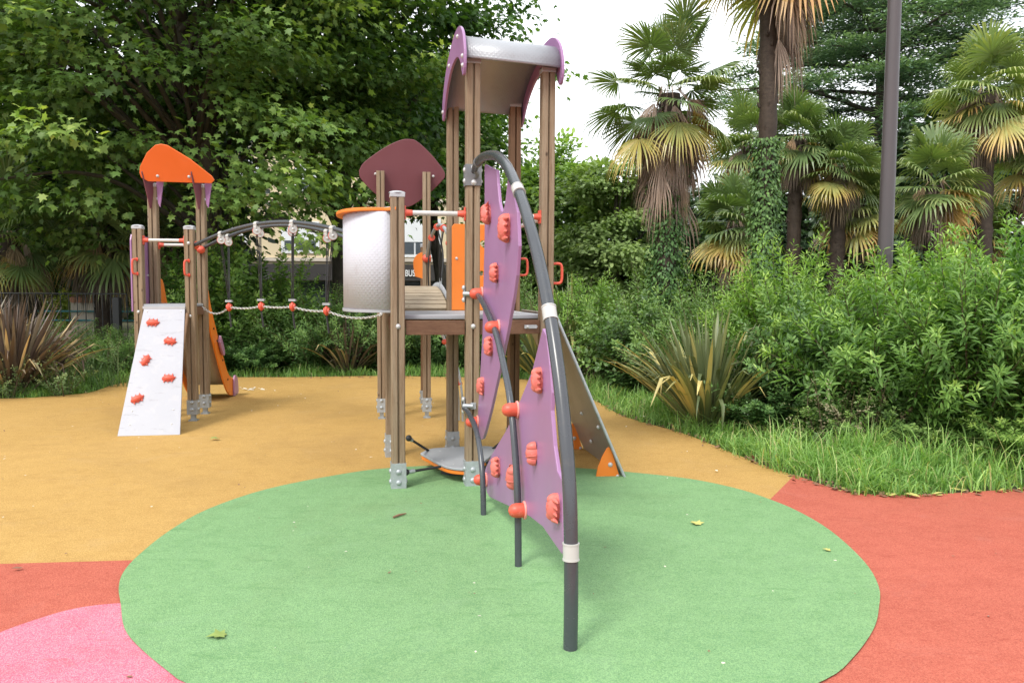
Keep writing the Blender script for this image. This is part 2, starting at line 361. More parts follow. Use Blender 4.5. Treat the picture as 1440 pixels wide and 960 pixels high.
def panel_mesh(name, outline, thick, M, holes=(), bev=.004, smooth_n=0):
    """flat board from an outline with real holes and rounded edges"""
    cu = bpy.data.curves.new(name, 'CURVE'); cu.dimensions = '2D'; cu.fill_mode = 'BOTH'; cu.extrude = max(thick/2-bev, .0005)
    cu.bevel_depth = bev; cu.bevel_resolution = 2; cu.offset = -bev
    for k, P in enumerate([outline]+list(holes)):
        if smooth_n and k == 0: P = [tuple(p[:2]) for p in smooth_path([(a[0], a[1], 0) for a in list(P)+[P[0]]], smooth_n)[:-1]]
        sp = cu.splines.new('POLY'); sp.points.add(len(P)-1); sp.use_cyclic_u = True
        for i, p in enumerate(P): sp.points[i].co = (p[0], p[1], 0, 1)
    o = bpy.data.objects.new(name+'_tmp', cu); COL.objects.link(o)
    dg = bpy.context.evaluated_depsgraph_get(); me = bpy.data.meshes.new_from_object(o.evaluated_get(dg))
    bpy.data.objects.remove(o); bpy.data.curves.remove(cu)
    me.name = name; me.transform(M); me.materials.clear(); me.polygons.foreach_set('use_smooth', [False]*len(me.polygons)); me.update()
    return me
def bez_round(P, n=6): return P

# numpy leaf clouds ------------------------------------------------
def norm(a): return a/(np.linalg.norm(a, axis=-1, keepdims=True)+1e-9)
def np_mesh(name, V, faces, K, tint, smooth=False):
    """V (N*K,3), faces: template polygons on K verts, tint (N,)"""
    N = len(V)//K; me = bpy.data.meshes.new(name)
    me.vertices.add(len(V)); me.vertices.foreach_set('co', V.astype(np.float32).ravel())
    lt = np.concatenate([np.array(f) for f in faces]); cnt = np.array([len(f) for f in faces])
    L = (lt[None, :]+(np.arange(N)*K)[:, None]).ravel()
    me.loops.add(len(L)); me.loops.foreach_set('vertex_index', L.astype(np.int32))
    tot = np.tile(cnt, N); st = np.concatenate([[0], np.cumsum(tot)[:-1]])
    me.polygons.add(len(tot)); me.polygons.foreach_set('loop_start', st.astype(np.int32))
    if smooth: me.polygons.foreach_set('use_smooth', np.ones(len(tot), bool))
    me.update(calc_edges=True)
    a = me.attributes.new('tint', 'FLOAT', 'POINT'); tt = np.repeat(tint, K) if len(tint) == N else tint
    a.data.foreach_set('value', tt.astype(np.float32)); me.validate(); return me
def leaf_cloud(name, rs, P, Y, Nn, size, T, tint, jit=.35, wob=.25):
    """P pos, Y growth dir, Nn upper-face normal, T=(verts,faces)"""
    N = len(P); TV, TF = T; TV = np.array(TV, float)
    Y = norm(Y+rs.normal(0, jit, (N, 3))); Z = Nn+rs.normal(0, jit*1.15, (N, 3)); X = norm(np.cross(Y, Z)); Z = np.cross(X, Y)
    s = (size*(1+wob*rs.uniform(-1, 1, N)))[:, None, None]
    V = P[:, None, :]+s*(TV[None, :, 0:1]*X[:, None, :]+TV[None, :, 1:2]*Y[:, None, :]+TV[None, :, 2:3]*Z[:, None, :])
    return np_mesh(name, V.reshape(-1, 3), TF, len(TV), np.clip(tint, 0, 1))
# leaf templates: x width, y length, z normal
LF_STAR = ([(0,0,0),(.16,.12,0),(.48,.10,-.05),(.30,.34,0),(.52,.58,-.07),(.20,.60,0),(.0,1.0,-.12),(-.20,.60,0),(-.52,.58,-.07),(-.30,.34,0),(-.48,.10,-.05),(-.16,.12,0)],
           [(0,1,3,5,7,9,11),(1,2,3),(3,4,5),(5,6,7),(7,8,9),(9,10,11)])
LF_OVAL = ([(0,0,0),(.26,.30,-.04),(.24,.65,-.05),(0,1,-.14),(-.24,.65,-.05),(-.26,.30,-.04),(0,.45,.04)], [(0,1,2,6),(6,2,3),(6,3,4),(0,6,4,5)])
LF_LANCE = ([(0,0,0),(.13,.33,.03),(.10,.70,.0),(0,1,-.12),(-.10,.70,.0),(-.13,.33,.03),(0,.5,-.03)], [(0,1,2,6),(6,2,3),(6,3,4),(0,6,4,5)])
LF_QUAD = ([(-.25,0,0),(.25,0,0),(.30,.6,-.04),(0,1,-.12),(-.30,.6,-.04)], [(0,1,2,3,4)])
LF_NEEDLE = ([(-.10,0,0),(.10,0,0),(.07,1,-.05),(-.07,1,-.05)], [(0,1,2,3)])

def crown(name, rs, c, rad, nclump, nleaf, lsize, T, spray=(.75, .75, .28), shell=.45, lo=-.8, tint_mid=.45, tint_top=.35, cluster_seed=None, sag=.35):
    """clumped foliage spread through an uneven ellipsoid; returns mesh and clump centres"""
    c = np.array(c, float); rad = np.array(rad, float)
    D = norm(rs.normal(0, 1, (nclump*3, 3))); D = D[D[:, 2] > lo][:nclump]; n = len(D)
    lob = 1+.16*np.sin(D[:, 0]*5+c[0])*np.cos(D[:, 1]*6+c[1])+.12*np.sin(D[:, 2]*9+c[2]*3)+rs.normal(0, .05, n)
    r = (shell+(1-shell)*rs.uniform(0, 1, n)**.6)*lob
    CC = c+D*rad*r[:, None]
    sc = rs.uniform(.6, 1.25, n)
    idx = np.repeat(np.arange(n), nleaf)
    Q = rs.normal(0, .5, (n*nleaf, 3))*np.array(spray)*sc[idx][:, None]
    out = norm((CC-c)[idx]); out[:, 2] *= .3; out = norm(out+1e-6)
    rr = np.linalg.norm(Q[:, :2], axis=1)
    P = CC[idx]+Q; P[:, 2] -= sag*rr**2
    Y = norm(out*.6+norm(Q+1e-6)*.7+np.array([0, 0, -.35]))
    Nn = np.tile(np.array([0, 0, 1.]), (len(P), 1))+out*.35
    ct = rs.normal(0, .10, n)
    rel = (P-c)/rad; depth = np.clip(np.linalg.norm(rel, axis=1), 0, 1.3)
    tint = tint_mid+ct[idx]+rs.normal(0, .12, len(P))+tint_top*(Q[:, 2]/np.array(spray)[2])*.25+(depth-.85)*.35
    return leaf_cloud(name, rs, P, Y, Nn, np.full(len(P), lsize), T, tint), CC
def limbs(mb, base, top, CC, r0, rs, every=6, sag=.15):
    base = np.array(base, float); top = np.array(top, float)
    ts = np.linspace(0, 1, 7); tr = [base+(top-base)*t+rs.normal(0, .06, 3)*min(1, t*3)*np.array([1, 1, 0])*(1+r0*3) for t in ts]
    mb.tube(smooth_path(tr, 3), np.interp(np.linspace(0, 1, 19), [0, .1, 1], [r0*1.25, r0, r0*.35]), 12)
    for q in CC[::every*2]:
        t = min(.95, max(.25, (q[2]-base[2])/(top[2]-base[2]+.1)*.75*rs.uniform(.6, 1)))
        s = base+(top-base)*t; m = (s+q)/2+np.array([0, 0, np.linalg.norm(q-s)*sag])+rs.normal(0, .25, 3)
        pth = smooth_path([s, m, q], 5); mb.tube(pth, np.linspace(r0*.22, r0*.04+.004, len(pth)), 6, False)
def tree(name, label, cat, base, c, rad, n, nl, ls, T, mat, seed, r0=.2, group=None, barkm=None, **kw):
    rs = np.random.RandomState(seed)
    rt = root(name, label, cat, (base[0], base[1], 0), group=group)
    me, CC = crown('crown', rs, c, rad, n, nl, ls, T, **kw)
    link('crown', me, mat, rt)
    mb = MB(); limbs(mb, (base[0], base[1], -.05), (c[0], c[1], c[2]+rad[2]*.55), CC, r0, rs, every=kw.get('every', 5) if False else 5)
    part('trunk', mb, barkm or BARK, rt)
    return rt

# ================================================================== SETTING
def sheet(name, P, z, mat):
    bm = bmesh.new(); vs = [bm.verts.new((p[0], p[1], z)) for p in P]; bm.faces.new(vs)
    bmesh.ops.triangulate(bm, faces=bm.faces[:])
    for f in bm.faces:
        if f.normal.z < 0: f.normal_flip()
    me = bpy.data.meshes.new(name); bm.to_mesh(me); bm.free()
    o = link(name, me, mat); o['kind'] = 'structure'; return o
sheet('ground', [(-600, -300), (600, -300), (600, 900), (-600, 900)], -0.03, SOIL)
EDGE = [(-9.5, 9.9), (-6.79, 10.3), (-6.32, 10.5), (-5.95, 10.95), (-6.05, 11.88), (-5.8, 12.5), (-4.95, 12.85), (-3.55, 12.97), (-2.3, 13.2), (-.95, 13.1), (.1, 12.9), (.62, 12.1),
        (1.08, 10.64), (1.27, 9.42), (1.46, 8.81), (1.78, 8.12), (1.95, 7.49), (2.12, 6.8), (2.3, 6.26), (2.46, 5.82), (2.7, 5.66), (3.16, 5.69), (3.89, 5.85), (6.5, 6.3), (12, 6.6)]
def sm2(P, n=4, closed=False):
    Q = [(a[0], a[1], 0) for a in P]
    if closed: Q = Q+[Q[0]]
    q = [tuple(p[:2]) for p in smooth_path(Q, n)]
    return q[:-1] if closed else q
sheet('yellow_rubber_paving', sm2(EDGE)+[(14, -9), (-14, -9), (-14, 9.3)], 0.0, YEL)
sheet('red_rubber_paving', sm2(EDGE[18:])+[(13.9, -8.9), (0, -8.9), (0, 3.4), (1.3, 4.6), (1.86, 5.52)], 0.004, RED)
sheet('red_rubber_paving', [(-13.9, 3.9), (-2.75, 4.12), (-2.06, 4.19), (-1, 4.2), (0.2, -8.8), (-13.9, -8.8)], 0.0042, RED)
sheet('pink_rubber_paving', sm2([(-1.2, 3.5), (-1.6, 3.6), (-1.83, 3.6), (-2.01, 3.54), (-2.12, 3.42), (-2.22, 3.23), (-2.3, 2.9), (-2.25, 2.4), (-2, 2.0), (-1.5, 1.8), (-.9, 1.9), (-.6, 2.6)], 4, True), 0.008, PNK)
CIRC = [(-1.264, 2.88), (-1.51, 3.116), (-1.68, 3.314), (-1.83, 3.58), (-1.94, 3.78), (-2.02, 3.988), (-2.065, 4.25), (-2.085, 4.69), (-2.03, 5.167), (-1.80, 5.69), (-1.38, 6.14), (-1.0, 6.39), (-0.414, 6.517), (0.126, 6.50), (0.538, 6.43), (0.937, 6.30), (1.4, 6.08), (1.681, 5.80), (1.83, 5.52), (1.935, 5.201), (1.985, 4.769), (1.95, 4.236), (1.86, 3.86), (1.73, 3.58), (1.599, 3.352), (1.398, 3.091), (1.208, 2.904), (.8, 2.66), (.3, 2.5), (-.2, 2.48), (-.8, 2.6)]
sheet('green_rubber_paving', sm2(CIRC, 4, True), 0.012, GRN)
sheet('lawn', [(-30, 17.5), (-9.5, 17.5), (-7.5, 22), (-7.5, 27), (-30, 27)], -0.02, LAWN)

# ================================================================== PLAY EQUIPMENT HELPERS
def post_profile(h=.05, g=.008, d=.020, ch=.007):
    side = [(-h+ch, -h), (-g, -h), (-g*.6, -h+d), (g*.6, -h+d), (g, -h), (h-ch, -h)]
    P = []
    for k in range(4):
        a = k*math.pi/2; P += [(x*math.cos(a)-y*math.sin(a), x*math.sin(a)+y*math.cos(a)) for x, y in side]
    return P
PP = post_profile()
def make_bolt_mesh():
    m = MB(); m.ell((0, 0, 0), (.017, .017, .013), half=True); m.cyl((0, 0, -.004), (0, 0, .001), .019, 14)
    me = mesh_of('bolt', m); me.materials.append(BOLT); return me
BOLT_ME = make_bolt_mesh()
def bolt(parent, p, nrm, s=1.0):
    q = Vector(nrm).normalized().to_track_quat('Z', 'Y').to_matrix().to_4x4()
    return inst('bolt', BOLT_ME, parent, Matrix.Translation(Vector(p)) @ q @ Matrix.Scale(s, 4))
def post(rt, x, y, top, rz, z0=.10, cap=True, foot='ground', mat=None, bolts=(1.215,), s=1.0):
    M = Matrix.Translation((x, y, 0)) @ Matrix.Rotation(rz, 4, 'Z') @ Matrix.Diagonal((s, s, 1, 1))
    m = MB(); m.prism(PP, z0, top, M)
    po = part('post', m, mat or WOOD, rt)
    b = MB(); b0, b1 = (.0, .20) if foot == 'ground' else (.075, .235)
    b.box((0, 0, (b0+b1)/2), (.112, .112, b1-b0), M)
    if foot != 'ground': b.box((0, 0, .04), (.05, .05, .09), M); b.box((0, 0, .006), (.09, .09, .012), M)
    for fx, fy in ((0, -1), (-1, 0), (1, 0)):
        for zz in (b0+.055, b0+.135):
            c = Vector((fx*.056, fy*.056, zz)); q = Vector((fx, fy, 0)).to_track_quat('Z', 'Y').to_matrix().to_4x4()
            b.ell((0, 0, 0), (.021, .021, .013), M @ Matrix.Translation(c) @ q, 12, 5, True)
    part('foot_bracket', b, GALV, po)
    if cap:
        c = MB(); prof = [(math.cos(a)*.061, math.sin(a)*.061) for a in np.linspace(0, 2*math.pi, 17)[:-1]]
        sq = [(-.054, -.054), (.054, -.054), (.054, .054), (-.054, .054)]
        c.prism(sq, top-.012, top+.022, M); c.ell((0, 0, top+.021), (.062, .062, .017), M, 20, 5, True)
        part('cap', c, CAPM, po, .005)
    for bz in bolts: bolt(po, M @ Vector((0, -.049, bz)), M.to_3x3() @ Vector((0, -1, 0)))
    return po
def bar(rt, a, b, name='handrail', r=.017, mat=None, fl=True):
    a = Vector(a); b = Vector(b); d = (b-a).normalized()
    m = MB(); m.cyl(a, b, r, 16); o = part(name, m, mat or WHITEBAR, rt)
    if fl:
        for p, s in ((a, 1), (b, -1)):
            f = MB(); e = d*s
            f.tube([p-e*.004, p+e*.006, p+e*.012], [.03, .032, .028], 16)
            f.tube([p+e*.008, p+e*.03, p+e*.06], [.028, .024, .021], 16)
            up = Vector((0, 0, 1)); side = e.cross(up)
            Mx = frame(p+e*.003, side, up, e)
            f.prism([(-.024, -.05), (.024, -.05), (.028, 0), (.024, .05), (-.024, .05), (-.028, 0)], -.004, .008, Mx)
            part('flange', f, CORAL, o, .003)
    return o
def loop_handle(rt, p, nrm, h=.15, w=.05, r=.0105, side=None, lat=None):
    """D-shaped grip bolted to a post at p, sticking out along nrm"""
    p = Vector(p); n = Vector(nrm).normalized(); u = Vector((0, 0, 1))
    pts = [p+u*h/2, p+u*h/2+n*w*.75, p+u*(h/2-.02)+n*w, p+n*w*1.05, p-u*(h/2-.02)+n*w, p-u*h/2+n*w*.75, p-u*h/2]
    m = MB(); m.tube(smooth_path(pts, 4), r, 10)
    for q in (pts[0], pts[-1]): m.tube([q, q+n*.008], .021, 12)
    return part('grip', m, CORAL, rt)
# climbing holds: a shell body with a comb of spines, three shapes
def hold_mesh(kind):
    m = MB(); rnd = random.Random(kind)
    if kind < 3:
        sc = [(.036, .052, .048), (.040, .060, .045), (.033, .046, .050)][kind]
        m.ell((0, 0, 0), sc, seg=16, rings=7, half=True, noise=.05, seed=kind)
        m.ell((-.004, .034, .006), (sc[0]*.62, .026, sc[2]*.8), seg=12, rings=6, half=True)
        for k in range(4):
            y = -.04+k*.026; x0 = sc[0]*.45
            m.cone((x0-.004, y, .016), (sc[0]+.030, y+.004, .014+.006*rnd.random()), .014, 7)
        m.tube([(-sc[0]*.98, .012, .006), (-sc[0]*.6, .014, sc[2]*.82), (sc[0]*.3, .016, sc[2]*.93)], .0035, 6)
        m.ell((-.008, -.03, .004), (sc[0]*.8, .026, sc[2]*.85), seg=12, rings=6, half=True)
    else:                                       # round beetle-like hold
        m.ell((0, 0, 0), (.078, .044, .050), seg=18, rings=7, half=True, noise=.03, seed=3)
        for k in range(3):
            x = -.045+k*.045
            m.cone((x, .034, .008), (x+.006, .062, .018), .012, 7); m.cone((x, -.034, .008), (x-.006, -.062, .018), .012, 7)
        m.cone((.066, .0, .008), (.09, .012, .016), .012, 7)
    me = mesh_of('climbing_hold', m); me.materials.append(CORAL if kind == 3 else HOLD); return me
HOLDS = [hold_mesh(k) for k in range(4)]

# ================================================================== MAIN TOWER
YAW = R(12.5)
A = (-.845, 5.77); B = (-.30, 5.86); E_ = (.26, 6.08); C_ = (-.54, 7.07); D_ = (.013, 7.22); F_ = (-1.07, 6.9)
mt = root('play_tower', 'tall wooden play tower with curved metal roof between purple end plates', 'play tower', (-.4, 6.5, 0))
post(mt, *A, 2.165, YAW)
post(mt, *B, 3.14, YAW, bolts=(1.215,))
post(mt, *E_, 3.14, YAW)
post(mt, *C_, 3.14, YAW, mat=WOOD)
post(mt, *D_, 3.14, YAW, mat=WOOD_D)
post(mt, *F_, 2.165, YAW, bolts=(1.17,))
def lerp(a, b, t): return (a[0]+(b[0]-a[0])*t, a[1]+(b[1]-a[1])*t)
# deck plate and joists
def quad_slab(P, z0, z1): return MB().prism(P, z0, z1)
dx = [(-.79, 5.72), (.33, 5.99), (.07, 7.29), (-1.10, 6.98)]
part('deck', quad_slab([(-.855, 5.835), (-.30, 5.925), (.245, 6.14), (.003, 7.15), (-.53, 7.00), (-1.045, 6.84)], 1.262, 1.296), DECKM, mt, .008)
def joist(a, b, z0=1.15, z1=1.255, th=.045, off=0, trim=.056):
    a = Vector((a[0], a[1], 0)); b = Vector((b[0], b[1], 0)); d = (b-a).normalized(); n = d.cross(Vector((0, 0, 1)))
    a = a+d*trim+n*off; b = b-d*trim+n*off; m = MB()
    m.box((0, 0, 0), ((b-a).length, th, z1-z0), frame(((a+b)/2)+Vector((0, 0, (z0+z1)/2)), d, Vector((0, 0, 1)).cross(d)))
    return part('joist', m, WOOD_BEAM, mt, .004)
joist(A, B); joist(B, E_); joist(F_, C_); joist(C_, D_)
for a, b in ((A, F_), (B, C_), (E_, D_)): joist(a, b, off=0)
# angle bracket on the front joist beside the right post
Mb = frame((.145, 6.003, 1.205), (math.cos(R(21)), math.sin(R(21)), 0), (0, 0, 1))
part('bracket', MB().prism([(-.055, -.014), (.045, -.014), (.055, 0), (.045, .014), (-.055, .014)], .0, .006, Mb), GALV, mt, .002)
bolt(mt, Mb @ Vector((-.03, 0, .006)), Mb.to_3x3() @ Vector((0, 0, 1)), .7)
# white handrails with coral flanges
def off(p, q, t=.052):
    d = Vector((q[0]-p[0], q[1]-p[1], 0)).normalized(); return d*t
def railbar(rt, p, q, z, r=.019, zb=None):
    d = off(p, q); return bar(rt, (p[0]+d.x, p[1]+d.y, z), (q[0]-d.x, q[1]-d.y, z if zb is None else zb), r=r)
railbar(mt, A, B, 2.045); railbar(mt, B, E_, 2.045); railbar(mt, E_, D_, 2.045)
# flange pair on the right of post B with the bar towards E
# grips on the right-hand posts
rx = Vector((math.cos(YAW), math.sin(YAW), 0))
loop_handle(mt, Vector((E_[0], E_[1], 1.615))+rx*.05, rx, .15, .075, .011)
loop_handle(mt, Vector((D_[0], D_[1], 1.695))+rx*.05, rx, .15, .075, .011)
# orange panel with cut-outs between the two back posts
d = Vector((D_[0]-C_[0], D_[1]-C_[1], 0)); W = d.length; d.normalize()
Mp = frame((C_[0], C_[1]-.075, 1.30), d, (0, 0, 1))
def circ(cx, cy, r, n=18, sx=1): return [(cx+r*sx*math.cos(2*math.pi*i/n), cy+r*math.sin(2*math.pi*i/n)) for i in range(n)]
def rndrect(cx, cy, w, h, a=0):
    P = []
    for sx, sy, a0 in ((1, -1, -90), (1, 1, 0), (-1, 1, 90), (-1, -1, 180)):
        r = min(w, h)*.45
        for k in range(5):
            t = R(a0+k*22.5); P.append((sx*(w/2-r)+r*math.cos(t), sy*(h/2-r)+r*math.sin(t)))
    ca, sa = math.cos(a), math.sin(a); return [(cx+x*ca-y*sa, cy+x*sa+y*ca) for x, y in P]
op = [(.0, 0), (W, 0), (W, .74), (W-.02, .765), (.02, .765), (0, .74)]
holes = [rndrect(.33, .56, .055, .17, .9), rndrect(.34, .44, .05, .12, -.6), circ(.27, .33, .022), rndrect(.35, .31, .055, .13, 1.1), circ(.31, .19, .03), rndrect(.38, .15, .05, .1, .5),
         rndrect(.46, .58, .05, .15, -.4), circ(.47, .42, .03), rndrect(.46, .25, .05, .14, .8), circ(.13, .36, .014), circ(.14, .60, .012)]
link('activity_panel', panel_mesh('activity_panel', op, .018, Mp, holes), ORANGE, mt)
bolt(mt, Mp @ Vector((.04, .46, .01)), (0, -1, 0), .7)
# curved embossed balcony shield between A and F
a2, f2 = Vector((A[0], A[1], 0)), Vector((F_[0], F_[1], 0)); ch = f2-a2; L = ch.length; cd = ch.normalized(); outw = Vector((0, 0, 1)).cross(cd)
if outw.x > 0: outw = -outw
def bulge(n=29, b=.36, ext=.0):
    P = []
    for i in range(n):
        t = i/(n-1); a = math.pi*t; x = (1-math.cos(a))/2; P.append(a2+cd*(L*(.03+.94*x))+outw*(b*math.sin(a)**.75+ext+.035))
    return P
bp = bulge()
bm = bmesh.new(); uvl = bm.loops.layers.uv.new(); rows = []
for z in (1.335, 2.055): rows.append([bm.verts.new((p.x, p.y, z)) for p in bp])
acc = [0]
for i in range(1, len(bp)): acc.append(acc[-1]+(bp[i]-bp[i-1]).length)
for i in range(len(bp)-1):
    f = bm.faces.new((rows[0][i], rows[0][i+1], rows[1][i+1], rows[1][i])); f.smooth = True
    for lp, (u, vv) in zip(f.loops, ((acc[i], 0), (acc[i+1], 0), (acc[i+1], .72), (acc[i], .72))): lp[uvl].uv = ((u*.7+vv*.7)/.026, (u*.7-vv*.7)/.026)
me = bpy.data.meshes.new('balcony_shield'); bm.to_mesh(me); bm.free()
sh = link('balcony_shield', me, EMBOSS, mt); md = sh.modifiers.new('s', 'SOLIDIFY'); md.thickness = .004
def floor_poly(ext, inn=.0): return [(p.x, p.y) for p in bulge(29, .36, ext)]
part('shield_floor', MB().prism(floor_poly(.012), 1.312, 1.334), DECKM, mt, .003)
tp = [(p.x, p.y) for p in bulge(29, .36, .055)]
tp = [(a2.x-.0, a2.y-.06)]+tp+[(f2.x-.05, f2.y+.07)]
part('shield_cap', MB().prism(tp, 2.058, 2.084), ORANGE, mt, .006)
# roof
nB = Vector((-.981, -.195, 0)); tB = Vector((-.195, .981, 0))
plate = [(1.27, 3.00), (1.25, 3.14), (1.10, 3.27), (.85, 3.385), (.5, 3.455), (.2, 3.455), (.02, 3.40), (-.10, 3.31), (-.165, 3.19), (-.17, 3.09), (-.135, 3.03), (-.09, 3.025), (-.05, 3.06), (.03, 3.15), (.2, 3.235), (.42, 3.265), (.66, 3.25), (.88, 3.185), (1.05, 3.09), (1.17, 2.985), (1.23, 2.97)]
wid = (Vector((E_[0], E_[1], 0))-Vector((B[0], B[1], 0))).length
rf = MB(); arc = smooth_path([(-.135, 3.145, 0), (-.115, 3.235, 0), (-.03, 3.315, 0), (.15, 3.375, 0), (.42, 3.39, 0), (.7, 3.355, 0), (.95, 3.275, 0), (1.12, 3.17, 0), (1.2, 3.07, 0)], 5)
bs = Vector((B[0], B[1], 0))
es = Vector((E_[0], E_[1], 0))
tE = Vector((D_[0]-E_[0], D_[1]-E_[1], 0)).normalized(); nE = Vector((.98, .21, 0))
bm = bmesh.new(); uvl = bm.loops.layers.uv.new()
rw = []
for (s, z, _) in arc: rw.append((bm.verts.new(bs+nB*.066+tB*s+Vector((0, 0, z))), bm.verts.new(es+nE*.062+tE*s+Vector((0, 0, z)))))
ac = 0
for i in range(len(rw)-1):
    l = (rw[i+1][0].co-rw[i][0].co).length; f = bm.faces.new((rw[i][0], rw[i][1], rw[i+1][1], rw[i+1][0])); f.smooth = True
    for lp, (u, vv) in zip(f.loops, ((0, ac), (.72, ac), (.72, ac+l), (0, ac+l))): lp[uvl].uv = ((u*.7+vv*.7)/.024, (u*.7-vv*.7)/.024)
    ac += l
me = bpy.data.meshes.new('roof_sheet'); bm.to_mesh(me); bm.free()
roof = link('roof_sheet', me, ROOFUNDER, mt); md = roof.modifiers.new('s', 'SOLIDIFY'); md.thickness = .012; md.offset = -1
for nn, tt, p0, o in ((nB, tB, bs, .078), (nE, tE, es, .074)):
    pm = panel_mesh('roof_end_plate', plate, .020, frame(p0+nn*o, tt, (0, 0, 1)), (), .004, 3)
    q = link('roof_end_plate', pm, PURPLE, mt)
    for s, z in ((.18, 3.38), (-.10, 3.16), (-.115, 3.09), (.72, 3.31), (1.2, 3.04)): bolt(q, p0+nn*(o+.011)+tt*s+Vector((0, 0, z)), nn, 1.0)
# climbing board on the right side with orange feet
e0 = Vector((E_[0]+.065, E_[1]-.02, 1.30)); e1 = Vector((.894, 6.128, 0.0)); d0 = Vector((D_[0]+.065, D_[1]+.0, 1.30)); d1 = Vector((.68, 7.28, 0.0))
xv = (e1-e0); yv = (d0-e0); zz = xv.cross(yv).normalized()
if zz.x < 0: zz = -zz
m = MB(); q = [e0, e1, d1, d0]; t2 = zz*.018
m.add([*q, *[p+t2 for p in q]], [(0, 1, 2, 3), (7, 6, 5, 4), (0, 4, 5, 1), (1, 5, 6, 2), (2, 6, 7, 3), (3, 7, 4, 0)])
cb = part('climbing_board', m, BOARDB, mt, .003)
m = MB(); m.tube([e0+t2*.5, e1+t2*.5], .0125, 8); part('board_edge', m, GALV, cb)
for s, t in ((.70, .10), (.66, .42), (.86, .5), (.62, .80)): bolt(cb, e0+xv*s+yv*t-zz*.002, -zz, 1.0)
for base, ins in ((e1, .035), (d1, -.03)):
    yd = Vector((-.21, .97, 0))*ins; xd = Vector((1, .1, 0)).normalized()
    Mf = frame(Vector((base.x, base.y, 0))+yd, xd, (0, 0, 1))
    pf = panel_mesh('board_foot', [(-.215, .0), (-.02, .0), (-.095, .235), (-.112, .245), (-.13, .235), (-.17, .16), (-.2, .08)], .018, Mf, (), .003)
    q = link('board_foot', pf, ORANGE, cb); bolt(q, Mf @ Vector((-.10, .105, .010)), Mf.to_3x3() @ Vector((0, 0, 1)), 1.0); bolt(q, Mf @ Vector((-.04, .012, .010)), Mf.to_3x3() @ Vector((0, 0, 1)), .7)

# ================================================================== CLIMBING WALL (pipes and purple panels)
wb = Vector((-.299, 5.84, 0)); wt = Vector((.2, -.98, 0)).normalized(); wn = Vector((-.98, -.2, 0)).normalized()
def wp(s, z, n=0): return wb+wt*s+wn*n+Vector((0, 0, z))
cw = root('climbing_wall', 'purple climbing wall panels with coral holds hung on three bent grey pipes, in front of the tower', 'climbing wall', (.0, 4.4, 0))
m = MB(); P1 = smooth_path([wp(*p) for p in [(.075, 2.345), (.20, 2.378), (.44, 2.385), (.776, 2.348), (1.052, 2.291), (1.34, 2.187), (1.623, 2.030), (1.839, 1.882), (2.099, 1.661), (2.331, 1.404), (2.504, 1.146), (2.631, .888), (2.706, .664), (2.737, .434), (2.747, .198), (2.744, -.02)]], 5)
P1 = P1; rr = np.full(len(P1), .030); rr[:8] = np.linspace(.021, .030, 8)
m.tube(P1, rr, 20); pipe1 = part('main_pipe', m, PIPE, cw, label='thick bent grey pipe with pale clamps')
m = MB(); m.tube(smooth_path([wp(*p, .012) for p in [(-.16, 1.455), (.0, 1.466), (.271, 1.463), (.635, 1.381), (1.031, 1.236), (1.290, 1.070), (1.505, .882), (1.649, .628), (1.731, .374), (1.762, -.02)]], 5), .0195, 14); part('support_pipe', m, PIPE, cw)
m = MB(); m.tube(smooth_path([wp(*p) for p in [(-.04, .64, .05), (.02, .60, .06), (.140, .587, .05), (.40, .532, .04), (.60, .44, .04), (.72, .30, .04), (.765, .18, .04), (.790, -.02, .04)]], 5), .0190, 14); part('support_pipe', m, PIPE, cw)
UP = [(.407, 2.347), (.661, 2.286), (.867, 2.242), (.894, 2.155), (.958, 2.031), (1.02, 1.975), (1.065, 1.962), (1.11, 1.972), (1.164, 2.02), (1.236, 2.144), (1.27, 2.15), (1.362, 2.079), (1.504, 1.917), (1.548, 1.731), (1.496, 1.571), (1.402, 1.435), (1.241, 1.239), (1.009, 1.004), (.70, .70), (.449, .488), (.37, .435), (.25, .405), (.17, .425), (.133, .50), (.15, .60), (.255, .912), (.343, 1.188), (.368, 1.424), (.418, 1.866)]
LO = [(2.118, 1.306), (1.908, 1.084), (1.612, .884), (1.258, .667), (.760, .413), (.50, .26), (.455, .205), (.47, .14), (.55, .095), (.659, .092), (1.348, .219), (1.876, .313), (2.154, .345), (2.391, .334), (2.51, .33), (2.54, .345), (2.50, .660), (2.422, .681), (2.355, .781), (2.297, .936), (2.307, 1.020), (2.263, 1.144), (2.190, 1.279)]
Mw = frame(wp(0, 0, -.032), wt, (0, 0, 1)); NN = Mw.to_3x3() @ Vector((0, 0, 1))
p_up = link('wall_panel', panel_mesh('wall_panel', UP, .020, Mw, (), .005), PURPLE, cw, label='upper notched purple panel')
p_lo = link('wall_panel', panel_mesh('wall_panel', LO, .020, Mw, (), .005), PURPLE, cw, label='lower triangular purple panel')
